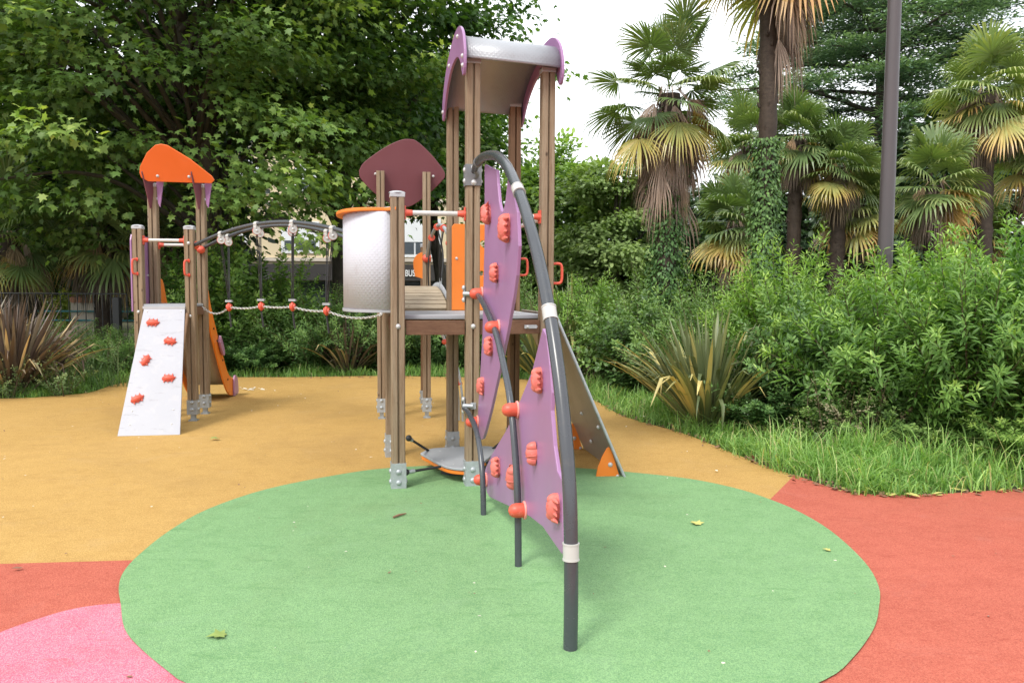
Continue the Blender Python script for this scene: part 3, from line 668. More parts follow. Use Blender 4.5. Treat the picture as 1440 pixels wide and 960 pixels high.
for i, ((s, z), k, rot, sc) in enumerate(zip([(.619, 1.989), (1.260, 1.848), (.918, 1.593), (.721, 1.116), (.380, .810), (2.093, 1.051), (1.999, .674), (.999, .373), (1.509, .436), (2.429, .514)],
        [0, 1, 2, 0, 1, 1, 2, 0, 1, 1], [20, -5, 0, 10, -10, 5, 190, 15, 175, -4], [1.25, 1.45, 1.1, 1.15, 1.1, 1.1, 1.05, 1.15, 1.25, 1.15])):
    par = p_up if i < 5 else p_lo
    # local x along the wall away from the tower, y up, z out of the face
    M = frame(wp(s, z, -.022), wt if True else -wt, (0, 0, 1), wn) @ Matrix.Rotation(R(rot), 4, 'Z') @ Matrix.Scale(sc, 4)
    M = Matrix.Translation(wp(s, z, -.022)) @ Matrix((tuple(wt)+(0,), (0, 0, 1, 0), tuple(wn)+(0,), (0, 0, 0, 1))).transposed().to_3x3().to_4x4() @ Matrix.Rotation(R(rot), 4, 'Z') @ Matrix.Scale(sc, 4)
    inst('hold', HOLDS[k], par, M)
    if i < 5 or i in (8,):
        Mr = Matrix.Translation(wp(s-.03, z-.01, -.042)) @ Matrix((tuple(wt)+(0,), (0, 0, 1, 0), tuple(-wn)+(0,), (0, 0, 0, 1))).transposed().to_3x3().to_4x4() @ Matrix.Rotation(R(rot+60), 4, 'Z')
        inst('hold', HOLDS[(k+1) % 3], par, Mr)
for i, (s, z) in enumerate([(.335, 1.459), (.982, 1.256), (.156, .519), (1.566, .827), (.545, .185), (1.769, .318)]):
    m = MB(); o0 = -.022
    m.tube([wp(s, z, o0), wp(s, z, o0+.010), wp(s, z, o0+.011)], [.049, .049, .042], 22); fl = m
    k = MB(); k.tube([wp(s, z, o0+.008), wp(s, z, o0+.05), wp(s, z, o0+.072), wp(s, z, o0+.086), wp(s, z, o0+.092)], [.039, .039, .034, .022, .003], 20, True)
    po = part('pipe_knob', k, CORAL, cw); part('flange', fl, FLANGE, po, .002)
for s, z, u in [(1.642, 2.020, (.85, -.53)), (2.345, 1.385, (.56, -.83)), (2.737, .420, (.05, -1))]:
    d = wt*u[0]+Vector((0, 0, u[1])); d.normalize(); c = wp(s, z, 0); m = MB()
    m.tube([c-d*.035, c+d*.035], .0335, 22); m.tube([c-d*.036, c-d*.030], .0355, 22); m.tube([c+d*.030, c+d*.036], .0355, 22)
    side = d.cross(wn); sgn = -1 if side.dot(wt) > 0 else 1
    m.box((0, 0, 0), (.035, .05, .012), frame(c+side*sgn*.042+wn*-.02, side, d))
    o = part('pipe_clamp', m, ALU, cw); bolt(o, c+side*sgn*.050+wn*-.008, wn, 1.1)
# bracket on the tower post
Mk = Matrix.Translation((B[0], B[1], 2.325)) @ Matrix.Rotation(YAW, 4, 'Z')
m = MB(); m.box((0, -.055, 0), (.118, .008, .155), Mk); m.box((-.056, -.005, 0), (.008, .10, .155), Mk); m.box((.056, -.005, 0), (.008, .10, .155), Mk)
bk = part('post_bracket', m, DKGREY, cw, .002)
for bx, bz in ((.0, .055), (.0, -.055)): bolt(bk, Mk @ Vector((bx, -.058, bz)), Mk.to_3x3() @ Vector((0, -1, 0)), 1.1)
for bz in (.04, -.04):
    bolt(bk, Mk @ Vector((-.059, -.01, bz)), Mk.to_3x3() @ Vector((-1, 0, 0)), 1.1); bolt(bk, Mk @ Vector((.059, -.01, bz)), Mk.to_3x3() @ Vector((1, 0, 0)), 1.1)
m = MB(); m.tube(smooth_path([Mk @ Vector((.01, -.055, -.02)), Mk @ Vector((.02, -.09, .0)), wp(.11, 2.35)], 5), [.013]*3+[.017]*8, 12); m.tube([P1[6], P1[7]], .034, 16) ; part('bracket_arm', m, DKGREY, cw)
# small clamps of the support pipes on the post
for z in (1.455, .62):
    c = Vector((B[0], B[1], z)); m = MB(); Mq = Matrix.Translation(c) @ Matrix.Rotation(YAW, 4, 'Z')
    m.box((0, -.058, 0), (.04, .012, .05), Mq); m.tube([Mq @ Vector((-.075, -.04, 0)), Mq @ Vector((0, -.07, 0))], .017, 12)
    m.box((-.06, -.0, .0), (.012, .04, .12), Mq)
    o = part('pipe_clamp', m, GALV, cw, .002)
    for bz in (.045, -.045): bolt(o, Mq @ Vector((-.067, -.01, bz)), Mq.to_3x3() @ Vector((-1, 0, 0)), 1.0)

# ================================================================== SUSPENDED PLATFORM
sp = root('hanging_platform', 'low grey rounded platform with orange underside slung on ropes under the tower', 'platform', (-.45, 6.2, 0))
pl_ = sm2([(-.755, 6.42), (-.70, 6.58), (-.56, 6.66), (-.24, 6.72), (-.13, 6.64), (-.14, 6.45), (-.235, 6.05), (-.30, 5.90), (-.38, 5.87), (-.53, 5.98)], 5, True)
part('top_plate', MB().prism(pl_, .112, .132), DECKM, sp, .006)
part('under_plate', MB().prism([((x+.45)*.97-.45, (y-6.25)*.97+6.25) for x, y in pl_], .078, .108), ORANGE, sp, .008)
m = MB(); m.tube([(-.45, 6.25, 0), (-.45, 6.25, .08)], .12, 18); part('rubber_block', m, BLACK, sp)
for a, b in (((-.70, 6.52, .13), (-.80, 6.03, .33)), ((-.55, 5.99, .115), (A[0]+.06, A[1]-.01, .125)), ((-.16, 6.60, .13), (.20, 6.78, .40)), ((-.20, 6.1, .12), (.2, 6.1, .33))):
    a = Vector(a); b = Vector(b); m = MB(); m.tube([a, b], .0105, 8); d = (b-a).normalized()
    o = part('rope', m, ROPE, sp)
    m = MB(); m.tube([b-d*.075, b-d*.02], .0165, 10); part('ferrule', m, GALV, o)
    m = MB(); m.ell(tuple(b), (.025, .025, .025)); part('end_cap', m, BLACK, o)
for i, (x, y) in enumerate([(-.6, 6.5), (-.35, 6.6), (-.45, 6.0), (-.55, 6.15)]): bolt(sp, (x, y, .131), (0, 0, 1), .35)

# ================================================================== FAR TOWER
FY = R(8)
G = (-1.49, 8.9); H_ = (-.98, 8.97); I_ = (-1.08, 9.62); J_ = (-1.59, 9.55)
ft = root('play_tower', 'far wooden play tower with a maroon diamond-shaped roof board', 'play tower', (-1.28, 9.25, 0))
for p, top in ((G, 2.80), (H_, 2.80)): post(ft, *p, top, FY, foot='stub', cap=False, bolts=(1.2,), z0=.12, s=.9)
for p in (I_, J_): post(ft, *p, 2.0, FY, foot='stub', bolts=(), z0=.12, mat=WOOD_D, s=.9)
mar = [(-1.742, 2.808), (-1.681, 2.905), (-1.462, 3.066), (-1.283, 3.155), (-1.174, 3.171), (-1.089, 3.148), (-.936, 3.016), (-.801, 2.854), (-.774, 2.782), (-.801, 2.726), (-.956, 2.572), (-1.132, 2.442), (-1.245, 2.413), (-1.375, 2.441), (-1.57, 2.561), (-1.723, 2.72)]
Mm = frame((-1.25, 9.0, 2.8), (.99, .14, 0), (.02, -.16, .98))
link('roof_board', panel_mesh('roof_board', [((x+1.25), (z-2.8)) for x, z in mar], .022, Mm, (), .006, 4), MAROON, ft)
for x, z in ((-.31, -.02), (.34, -.03)): bolt(ft, Mm @ Vector((x, z, .012)), (0, -1, 0), .8)
part('deck', quad_slab([(-1.5, 8.85), (-.96, 8.93), (-1.04, 9.67), (-1.61, 9.6)], 1.262, 1.296), DECKM, ft, .006)
m = MB(); m.box((-1.24, 8.92, 1.2), (.44, .045, .10), rz=FY); part('joist', m, WOOD_BEAM, ft)
Mo = frame((-1.09, 9.35, 1.76), (.99, .14, 0), (0, 0, 1))
link('side_panel', panel_mesh('side_panel', [(-.07, -.13), (.06, -.15), (.08, .0), (.06, .15), (-.03, .14), (-.09, .05)], .018, Mo, (), .004, 3), ORANGE, ft)
Mo = frame((-.80, 8.7, 1.30), (.9, .4, 0), (0, 0, 1))
link('side_panel', panel_mesh('side_panel', [(-.05, 0), (.05, 0), (.045, .12), (.03, .19), (.0, .21), (-.03, .17), (-.045, .08)], .018, Mo, (), .004, 2), ORANGE, ft)
# curved knobbly ladder behind the main tower
m = MB(); lad = root('curved_pole_ladder', 'pale curved climbing pole with red knobs behind the tall tower', 'climbing pole', (-.7, 8.9, 0))
L1 = smooth_path([(-.93, 8.86, 1.16), (-.82, 8.86, 1.02), (-.74, 8.84, .85), (-.66, 8.82, .60), (-.61, 8.80, .30), (-.60, 8.8, -.01)], 5)
m.tube(L1, .017, 10); part('pole', m, ALU, lad)
m = MB(); L2 = L1+V3(.05, -.05, .0); m.tube(L2, .014, 10); part('pole', m, GALV, lad)
for i in (1, 9, 13, 18): 
    m = MB(); c = L1[i]; m.ell(tuple(c), (.042, .035, .033)); m.tube([c+V3(-.03, 0, 0), c+V3(.06, -.05, 0)], .02, 10); part('knob', m, CORAL, lad)

# ================================================================== ARCHED ROPE BRIDGE between the towers
ab = root('arched_bridge', 'short arched plank bridge with rope sides joining the tall tower and the maroon-roofed tower', 'bridge', (-1.0, 8.0, 0))
s0 = Vector((-.80, 7.05, 0)); s1 = Vector((-1.22, 8.86, 0)); bd = (s1-s0); bl = bd.length; bd.normalize(); bn = Vector((0, 0, 1)).cross(bd)
def bz(t): return 1.30+.20*math.sin(math.pi*t)
for i in range(17):
    t = (i+.5)/17; m = MB(); p = s0+bd*bl*t; p.z = bz(t); dz = (bz(t+.01)-bz(t-.01))/(.02*bl)
    m.box((0, 0, 0), (.46, bl/17-.012, .03), frame(p, -bn, Vector((bd.x, bd.y, dz)).normalized()))
    part('plank', m, WOOD_PLANK, ab, .004)
for sgn in (-1, 1):
    P = [s0+bd*bl*t+bn*sgn*.245+Vector((0, 0, bz(t)+.01)) for t in np.linspace(0, 1, 15)]
    m = MB(); n = len(P); V = []
    for p in P: V += [p+Vector((0, 0, .045)), p+bn*sgn*.014+Vector((0, 0, .045)), p+bn*sgn*.014-Vector((0, 0, .05)), p-Vector((0, 0, .05))]
    Fc = [(0, 1, 2, 3), (4*n-1, 4*n-2, 4*n-3, 4*n-4)]
    for i in range(n-1):
        for k in range(4): Fc.append((4*i+k, 4*i+4+k, 4*i+4+(k+1) % 4, 4*i+(k+1) % 4))
    m.add(V, Fc, True); part('side_rail', m, DECKM, ab)
    hz = lambda t: 1.90-.07*t+.26*math.sin(math.pi*t)**.8
    HR = [s0+bd*bl*t+bn*sgn*.25+Vector((0, 0, hz(max(0, min(1, t))))) for t in np.linspace(.0, 1, 17)]
    m = MB(); m.tube(HR, .017, 12); hr = part('arched_rail', m, GALV, ab)
    for e in (HR[0], HR[-1]): m = MB(); m.ell(tuple(e), (.05, .045, .045)); m.tube([e, e+bn*-sgn*.0+Vector((.05, 0, 0))], .035, 12); part('rail_socket', m, CORAL, ab)
    for k, t in enumerate((.25, .5, .75)):
        top = s0+bd*bl*t+bn*sgn*.25+Vector((0, 0, hz(t)-.01)); 
        m = MB(); m.tube([top-bd*.022, top+bd*.022], .036, 14); cl_ = part('rope_clamp', m, CORAL, ab)
        for dd in ((-.16,) if k % 2 else (.16,)):
            tb = min(.97, max(.03, t+dd*.8)); bot = s0+bd*bl*tb+bn*sgn*.252+Vector((0, 0, bz(tb)+.06))
            mid = (top+bot)/2+bd*(-.06 if dd > 0 else .06)+bn*sgn*(.05 if k == 1 else -.03)
            m = MB(); m.tube(smooth_path([top, mid, bot], 6), .008, 7); part('rope', m, ROPE, ab)
            m = MB(); m.tube([bot-Vector((0, 0, .04)), bot+Vector((0, 0, .05))], .013, 8); part('ferrule', m, GALV, ab)

# ================================================================== LEFT TOWER
KY = R(7)
K = (-4.10, 8.62); Lp = (-3.56, 8.68); N_ = (-3.62, 9.17); M_ = (-4.15, 9.11)
lt = root('play_tower', 'smaller wooden play tower on the left with orange roof board, white climbing ramp and slide', 'play tower', (-3.86, 8.9, 0))
post(lt, *K, 2.13, KY, foot='stub', z0=.12); post(lt, *Lp, 2.13, KY, foot='stub', z0=.12, bolts=(1.17, 1.97))
post(lt, *N_, 2.645, KY, foot='stub', z0=.12, bolts=()); post(lt, *M_, 2.645, KY, foot='stub', z0=.12, bolts=())
part('deck', quad_slab([(-4.07, 8.585), (-3.60, 8.64), (-3.60, 9.22), (-4.12, 9.16)], 1.272, 1.30), DECKM, lt, .006)
for a, b in ((K, Lp), (M_, N_), (Lp, N_)):
    m = MB(); a3 = Vector((*a, 1.22)); b3 = Vector((*b, 1.22)); d = (b3-a3).normalized()
    m.box((0, 0, 0), ((b3-a3).length-.11, .045, .09), frame((a3+b3)/2, d, Vector((0, 0, 1)).cross(d))); part('joist', m, WOOD_BEAM, lt)
railbar(lt, K, Lp, 2.0, .018); railbar(lt, M_, N_, 1.975, .018)
for p, zc in ((K, 1.71), (Lp, 1.70)):
    f = Vector((math.sin(KY), -math.cos(KY), 0)); lft = Vector((-math.cos(KY), -math.sin(KY), 0))
    loop_handle(lt, Vector((p[0], p[1], zc))+f*.05, f*.75+lft*.65, .155, .055, .0115)
# purple side panel outside the left posts
dkm = Vector((M_[0]-K[0], M_[1]-K[1], 0)); wkm = dkm.length; dkm.normalize()
Mk2 = frame((K[0]-.066, K[1], 1.22), dkm, (0, 0, 1))
link('side_panel', panel_mesh('side_panel', [(-.05, 0), (wkm+.05, 0), (wkm+.05, .78), (wkm+.02, .84), (-.02, .84), (-.05, .78)], .018, Mk2, (circ(.25, .4, .02),), .004), PURPLE, lt)
for z in (1.95, 1.32): bolt(lt, Mk2 @ Vector((.0, z-1.22, -.012)), (-1, 0, 0), .8)
bolt(lt, Mk2 @ Vector((.42, .40, .012)), (1, 0, 0), .6)
# orange roof board leaning towards the front, on purple brackets
ora = [(-4.212, 2.771), (-4.198, 2.838), (-4.102, 2.988), (-4.001, 3.071), (-3.94, 3.084), (-3.873, 3.072), (-3.645, 2.932), (-3.429, 2.752), (-3.406, 2.708), (-3.443, 2.673), (-4.13, 2.68), (-4.201, 2.719)]
Mr = frame((-3.82, 9.00, 2.67), (.993, .12, 0), (.02, -.30, .95))
link('roof_board', panel_mesh('roof_board', [(x+3.82, (z-2.67)*1.04) for x, z in ora], .022, Mr, (), .006), ORANGE_D, lt)
for x in (-.20, .14): bolt(lt, Mr @ Vector((x, .075, .012)), Mr.to_3x3() @ Vector((0, 0, 1)), .9)
for p in (M_, N_):
    for sx in (-.035, .05):
        Mt = frame((p[0]+sx+.055, p[1]-.05, 2.65), (-.30, -.95, 0) if sx < 0 else (.93, -.36, 0), (0, 0, 1))
        tri = [(.045, -.27), (.02, -.25), (-.03, .06), (.10, .135), (.155, .17), (.16, .12)] if sx < 0 else [(.0, -.25), (-.03, -.2), (-.05, .07), (.06, .07)]
        link('roof_bracket', panel_mesh('roof_bracket', tri, .014, Mt, (), .003), MAROON if sx < 0 else PURPLE, lt)
    bolt(lt, (p[0]+.052, p[1]-.02, 2.5), (1, -.3, 0), .9)
# white climbing ramp
ra = Vector((-3.943, 7.742, 0)); ru = Vector((.987, .16, 0)); rv = Vector((-.086, .532, .843)); rn = Vector((.135, -.832, .539))
Mramp = Matrix.Translation(ra) @ Matrix((tuple(ru)+(0,), tuple(rv)+(0,), tuple(rn)+(0,), (0, 0, 0, 1))).transposed().to_3x3().to_4x4()
rp = link('climbing_ramp', panel_mesh('climbing_ramp', [(0, 0), (.594, 0), (.475, 1.497), (.052, 1.497)], .020, Mramp @ Matrix.Translation((0, 0, -.01)), (), .003), RAMPW, lt, label='white scuffed climbing ramp')
for (u, v_), rot in zip([(.165, 1.306), (.37, 1.076), (.156, .847), (.408, .635), (.132, .403)], (-3, -14, 70, 3, 28)):
    inst('hold', HOLDS[3], rp, Mramp @ Matrix.Translation((u, v_, 0)) @ Matrix.Rotation(R(rot), 4, 'Z') @ Matrix.Scale(.86, 4))
for u, v_ in ((.10, .12), (.50, .12), (.10, .27), (.50, .28), (.09, 1.45), (.44, 1.45)): bolt(rp, Mramp @ Vector((u, v_, 0)), rn, .55)
m = MB(); m.box((0, 0, 0), (.44, .05, .03), frame(Mramp @ Vector((.262, 1.505, -.012)), ru, Vector((0, 1, 0)))); part('top_strip', m, CAPM, rp, .004)
m = MB()
for u in (.08, .50): m.tube([Mramp @ Vector((u, .28, -.025)), Mramp @ Vector((u, 1.44, -.03))], .02, 8)
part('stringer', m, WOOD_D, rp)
# slide leaving from the back
sd = Vector((-.13, .99, 0)).normalized(); sr = Vector((.99, .13, 0)); so = Vector((-3.885, 9.18, 0))
prof = smooth_path([(0, 1.29, 0), (.12, 1.27, 0), (.35, 1.02, 0), (.7, .62, 0), (1.0, .33, 0), (1.2, .22, 0), (1.5, .17, 0), (1.62, .15, 0)], 5)
slide = MB(); V = []; Fc = []
for s, z, _ in prof:
    for w_, dz in ((-.235, 0), (.235, 0), (.235, -.012), (-.235, -.012)): V.append(so+sd*s+sr*w_+Vector((0, 0, z+dz)))
n = len(prof); Fc = [(0, 1, 2, 3)]
for i in range(n-1):
    for k in range(4): Fc.append((4*i+k, 4*i+4+k, 4*i+4+(k+1) % 4, 4*i+(k+1) % 4))
slide.add(V, Fc, True); sl = part('slide', slide, GALV, lt)
ch_out = [(-.02, 1.22), (.10, 1.18), (.33, .90), (.68, .50), (.98, .20), (1.18, .07), (1.38, .02), (1.60, .02), (1.60, .20), (1.35, .27), (1.15, .36), (.95, .55), (.60, .93), (.32, 1.27), (.20, 1.50), (.12, 1.58), (.03, 1.56), (-.01, 1.45)]
for sgn in (-1, 1):
    Mc = frame(so+sr*sgn*.25, sd, (0, 0, 1))
    ck = link('slide_cheek', panel_mesh('slide_cheek', ch_out, .020, Mc, (), .005, 3), ORANGE, sl)
    cap_ = [(0, .015), (.13, .015), (.15, .08), (.12, .20), (.04, .27), (-.06, .28), (-.1, .2), (-.1, .015)]
    Mc2 = frame(so+sd*1.52+sr*sgn*.274, sd, (0, 0, 1)); link('slide_end_cap', panel_mesh('slide_end_cap', cap_, .022, Mc2, (), .005, 3), MAUVE, ck)
    for s, z in ((.06, 1.40), (.42, .98), (.58, .82), (.86, .55), (1.12, .27), (1.45, .12)):
        m = MB(); m.box((0, 0, 0), (.022, .022, .012), frame(so+sd*s+sr*sgn*.264+Vector((0, 0, z)), sd, (0, 0, 1))); part('bolt_cap', m, BLACK, ck)
    Mg = frame(so+sr*sgn*.285+Vector((0, 0, 0)), sd, (0, 0, 1))
    link('slide_grip', panel_mesh('slide_grip', [(.60, .80), (.66, .72), (.78, .62), (.84, .63), (.82, .70), (.70, .84), (.64, .88)], .03, Mg, (), .006, 2), MAUVE, ck)

# ================================================================== HANGING STEP BRIDGE
cb_ = root('rope_step_bridge', 'hanging step bridge of two arched grey rails, black ropes, red foot discs and chain', 'rope bridge', (-2.3, 7.8, 0))
ra0 = Vector((-3.50, 8.68, 0)); ra1 = Vector((-1.12, 6.94, 0))
rb0 = Vector((-3.56, 9.12, 0)); rb1 = Vector((-1.30, 7.36, 0))
def rail_z(t, z0=1.95, z1=1.86, h=.235): return z0+(z1-z0)*t+h*math.sin(math.pi*t)**.9
for k, (p0, p1, zo) in enumerate(((ra0, ra1, 0), (rb0, rb1, -.0))):
    P = [p0.lerp(p1, t)+Vector((0, 0, rail_z(t)+zo)) for t in np.linspace(-.01, 1, 25).clip(0, 1)[1:]]
    P = [p0.lerp(p1, -.01)+Vector((0, 0, rail_z(0)+zo))]+P
    m = MB(); m.tube(P, .020, 14); part('arched_rail', m, PIPE, cb_)
for p in (Vector((-3.60, 9.09, 1.92)), Vector((-1.12, 6.98, 1.86)), Vector((-3.52, 8.72, 1.95))):
    m = MB(); m.ell(tuple(p), (.045, .05, .045)); m.tube([p, p+Vector((-.03, .02, 0))], .035, 14); part('rail_socket', m, CORAL, cb_)
m = MB(); m.tube([(-1.08, 6.98, 1.86), (-1.40, 7.5, 1.86)], .02, 12); part('end_bar', m, PIPE, cb_)
m = MB(); m.tube([(-1.40, 7.5, 1.86), (-1.47, 8.85, 1.86)], .02, 12); part('end_bar', m, PIPE, cb_)
feet = []
for t, ft_, zf in ((.165, .185, 1.275), (.375, .385, 1.295), (.570, .565, 1.300), (.765, .745, 1.27)):
    foot = (ra0.lerp(ra1, ft_)+rb0.lerp(rb1, ft_))/2; foot.z = zf; feet.append(foot)
    for p0, p1 in ((ra0, ra1), (rb0, rb1)):
        top = p0.lerp(p1, t); top.z = rail_z(t); d = (p1-p0).normalized()
        m = MB(); m.tube([top-d*.024, top+d*.024], .0265, 14); m.box((0, 0, 0), (.046, .03, .05), frame(top-Vector((0, 0, .03)), d, (0, 0, 1)))
        AX = Vector((.34, -.94, 0)); pc = top+Vector((0, 0, -.068)); m.tube([pc+AX*.024, pc+AX*.008], .040, 20)
        hg = part('hanger_pulley', m, ALU, cb_)
        m = MB(); m.tube([pc+AX*.008, pc-AX*.006], .044, 20); part('pulley_rim', m, CORAL, hg)
        bolt(hg, pc+AX*.024, AX, .8)
        for q in (-.006, .007):
            m = MB(); m.tube([top+Vector((q, 0, -.10)), foot+Vector((q*1.2, 0, .06))], .0050, 7); part('rope', m, ROPE, cb_)
    m = MB(); m.ell(tuple(foot), (.024, .042, .050), None, 14, 8); m.tube([foot-Vector((.026, 0, 0)), foot+Vector((.026, 0, 0))], .031, 14); fd = part('foot_disc', m, CORAL, cb_)
    m = MB(); m.box((foot.x, foot.y, foot.z+.065), (.07, .05, .022)); part('rope_ferrule', m, GALV, fd)
    m = MB(); m.tube([foot-Vector((0, 0, .05)), foot+Vector((.02, 0, -.22))], .010, 8); part('rope_tail', m, ROPE, fd)
def chain(P0, P1, sag, parent):
    P0 = Vector(P0); P1 = Vector(P1); ln = (P1-P0).length; n = max(4, int(ln/.030)); m = MB()
    pts = [P0.lerp(P1, i/n)+Vector((0, 0, -sag*4*(i/n)*(1-i/n))) for i in range(n+1)]
    for i in range(n):
        a, b = pts[i], pts[i+1]; d = (b-a).normalized(); u = Vector((0, 0, 1)).cross(d).normalized(); w = d.cross(u)
        s = (u+w if i % 2 else u-w).normalized()*.0085; c = (a+b)/2; hl = (b-a).length*.66
        loop = [c+d*hl*math.cos(q)+s*math.sin(q)*1.25 for q in np.linspace(0, 2*math.pi, 9)]
        m.tube(loop, .0036, 5, False)
    return part('chain', m, CHAINM, parent)
ends = [Vector((-3.52, 8.9, 1.265))]+feet+[Vector((-1.2, 7.2, 1.25))]
for a, b, s in zip(ends[:-1], ends[1:], (.075, .02, .012, .02, .05)): chain(a, b, s, cb_)

# ================================================================== LITTER
def litter_leaf(x, y, size, rz, mat, label, name='fallen_leaf', cat='leaf', star=True, group=None):
    TV, TF = LF_STAR if star else LF_OVAL
    me = bpy.data.meshes.new(name); rnd = random.Random(int(x*1000))
    me.from_pydata([(a*size, b*size, (abs(a)*.16+.16*rnd.random()*b+.03)*size) for a, b, c in TV], [], TF)
    o = solo(name, me, mat, label, cat, (x, y, .016), rz, group); md = o.modifiers.new('s', 'SOLIDIFY'); md.thickness = .0015; return o
litter_leaf(-1.21, 3.25, .085, 1.9, GREENLEAF, 'yellow-green lobed leaf lying on the left part of the green circle')
litter_leaf(1.20, 4.85, .085, .6, DRYLEAF, 'dry pale lobed leaf lying on the right side of the green circle')
litter_leaf(-2.87, 7.59, .095, 2.4, GREENLEAF, 'green leaf lying on the yellow rubber right of the white ramp')
litter_leaf(1.83, 4.38, .045, 1.2, DRYLEAF, 'tiny pale leaf near the right edge of the green circle')
litter_leaf(-2.57, 4.03, .05, 2.0, BROWNLEAF, 'small brown curled leaf on the left red rubber', star=False)
litter_leaf(1.69, 6.32, .04, .3, PALELITTER, 'tiny pale leaf on the yellow rubber by the red boundary', star=False)
litter_leaf(2.95, 5.55, .11, .9, DRYLEAF, 'dry leaf lying at the edge of the grass by the right red rubber', star=False)
litter_leaf(1.55, 9.0, .10, .5, PALELITTER, 'pale dry leaf on the yellow rubber beside the right grass', star=False)
m = MB(); m.tube([(-.76, 4.96, .022), (-.73, 5.0, .024), (-.69, 5.05, .021)], [.006, .008, .004], 7); 
solo('twig', mesh_of('twig', m), BROWNLEAF, 'short brown twig on the green circle left of the climbing wall', 'twig')
def scraps(P, size, mat, label, seed):
    rs = np.random.RandomState(seed); P = np.array(P)
    me = leaf_cloud('leaf_scraps', rs, P, norm(rs.normal(0, 1, (len(P), 3))*[1, 1, .15]), np.tile([0, 0, 1.], (len(P), 1)), np.full(len(P), size), LF_OVAL, rs.uniform(0, 1, len(P)), .25, .5)
    solo('leaf_scraps', me, mat, label, 'litter', kind='stuff')
rs = np.random.RandomState(5)
scraps(np.c_[rs.normal(-3.75, .13, 16), rs.normal(11.35, .08, 16), np.full(16, .012)], .055, PALELITTER, 'small heap of pale litter on the yellow rubber right of the slide', 1)
tq = rs.uniform(0, 1, 60)
for j, mt_ in enumerate((BROWNLEAF, DRYLEAF)):
    q = tq[j::2]; scraps(np.c_[2.45+q*2.6, np.interp(2.45+q*2.6, [2.46, 2.7, 3.16, 3.89, 6.5], [5.82, 5.66, 5.69, 5.85, 6.3])+rs.uniform(-.07, .05, len(q)), np.full(len(q), .016)], .06, mt_, 'brown dead leaf scraps along the grass edge by the right red rubber' if j == 0 else 'yellowish dead leaf scraps along the grass edge by the right red rubber', 3+j)
qe = rs.uniform(0, 1, 230); ke = (11.3+qe*9.5)*6; ie = ke.astype(int)
_ep = np.array(sm2(EDGE, 6)); pe = _ep[ie]+( _ep[ie+1]-_ep[ie])*(ke-ie)[:, None]+rs.normal(0, .05, (230, 2))
scraps(np.c_[pe, np.full(230, .018)], .038, BROWNLEAF, 'brown crumbled leaf litter along the rubber edge beside the right grass', 8)
scraps(np.c_[rs.uniform(-5.5, .4, 120), 12.95+rs.normal(0, .12, 120), np.full(120, .018)], .05, BROWNLEAF, 'brown leaf litter along the back edge of the yellow rubber', 9)
def crumbs(name, n, seed, mat, label):
    rs = np.random.RandomState(seed); P = np.c_[rs.uniform(-6, 4.5, n), rs.uniform(2.6, 12, n), np.full(n, .0145)]
    keep = (P[:, 0] > -P[:, 1]*.75) & (P[:, 0] < np.interp(P[:, 1], [2, 5.6, 6.3, 8, 10.6, 12], [4.5, 4.5, 2.2, 1.6, 1.0, .6])); P = P[keep]
    me = leaf_cloud(name, rs, P, norm(rs.normal(0, 1, (len(P), 3))*[1, 1, .1]), np.tile([0, 0, 1.], (len(P), 1)), np.full(len(P), .016), LF_OVAL, rs.uniform(0, 1, len(P)), .1, .7)
    o = solo(name, me, mat, label, 'litter'); o['kind'] = 'stuff'
crumbs('ground_litter', 150, 3, PALELITTER, 'tiny pale crumbs and petals scattered over the coloured rubber')
crumbs('ground_litter', 260, 4, BROWNLEAF, 'tiny dark brown specks scattered over the coloured rubber')

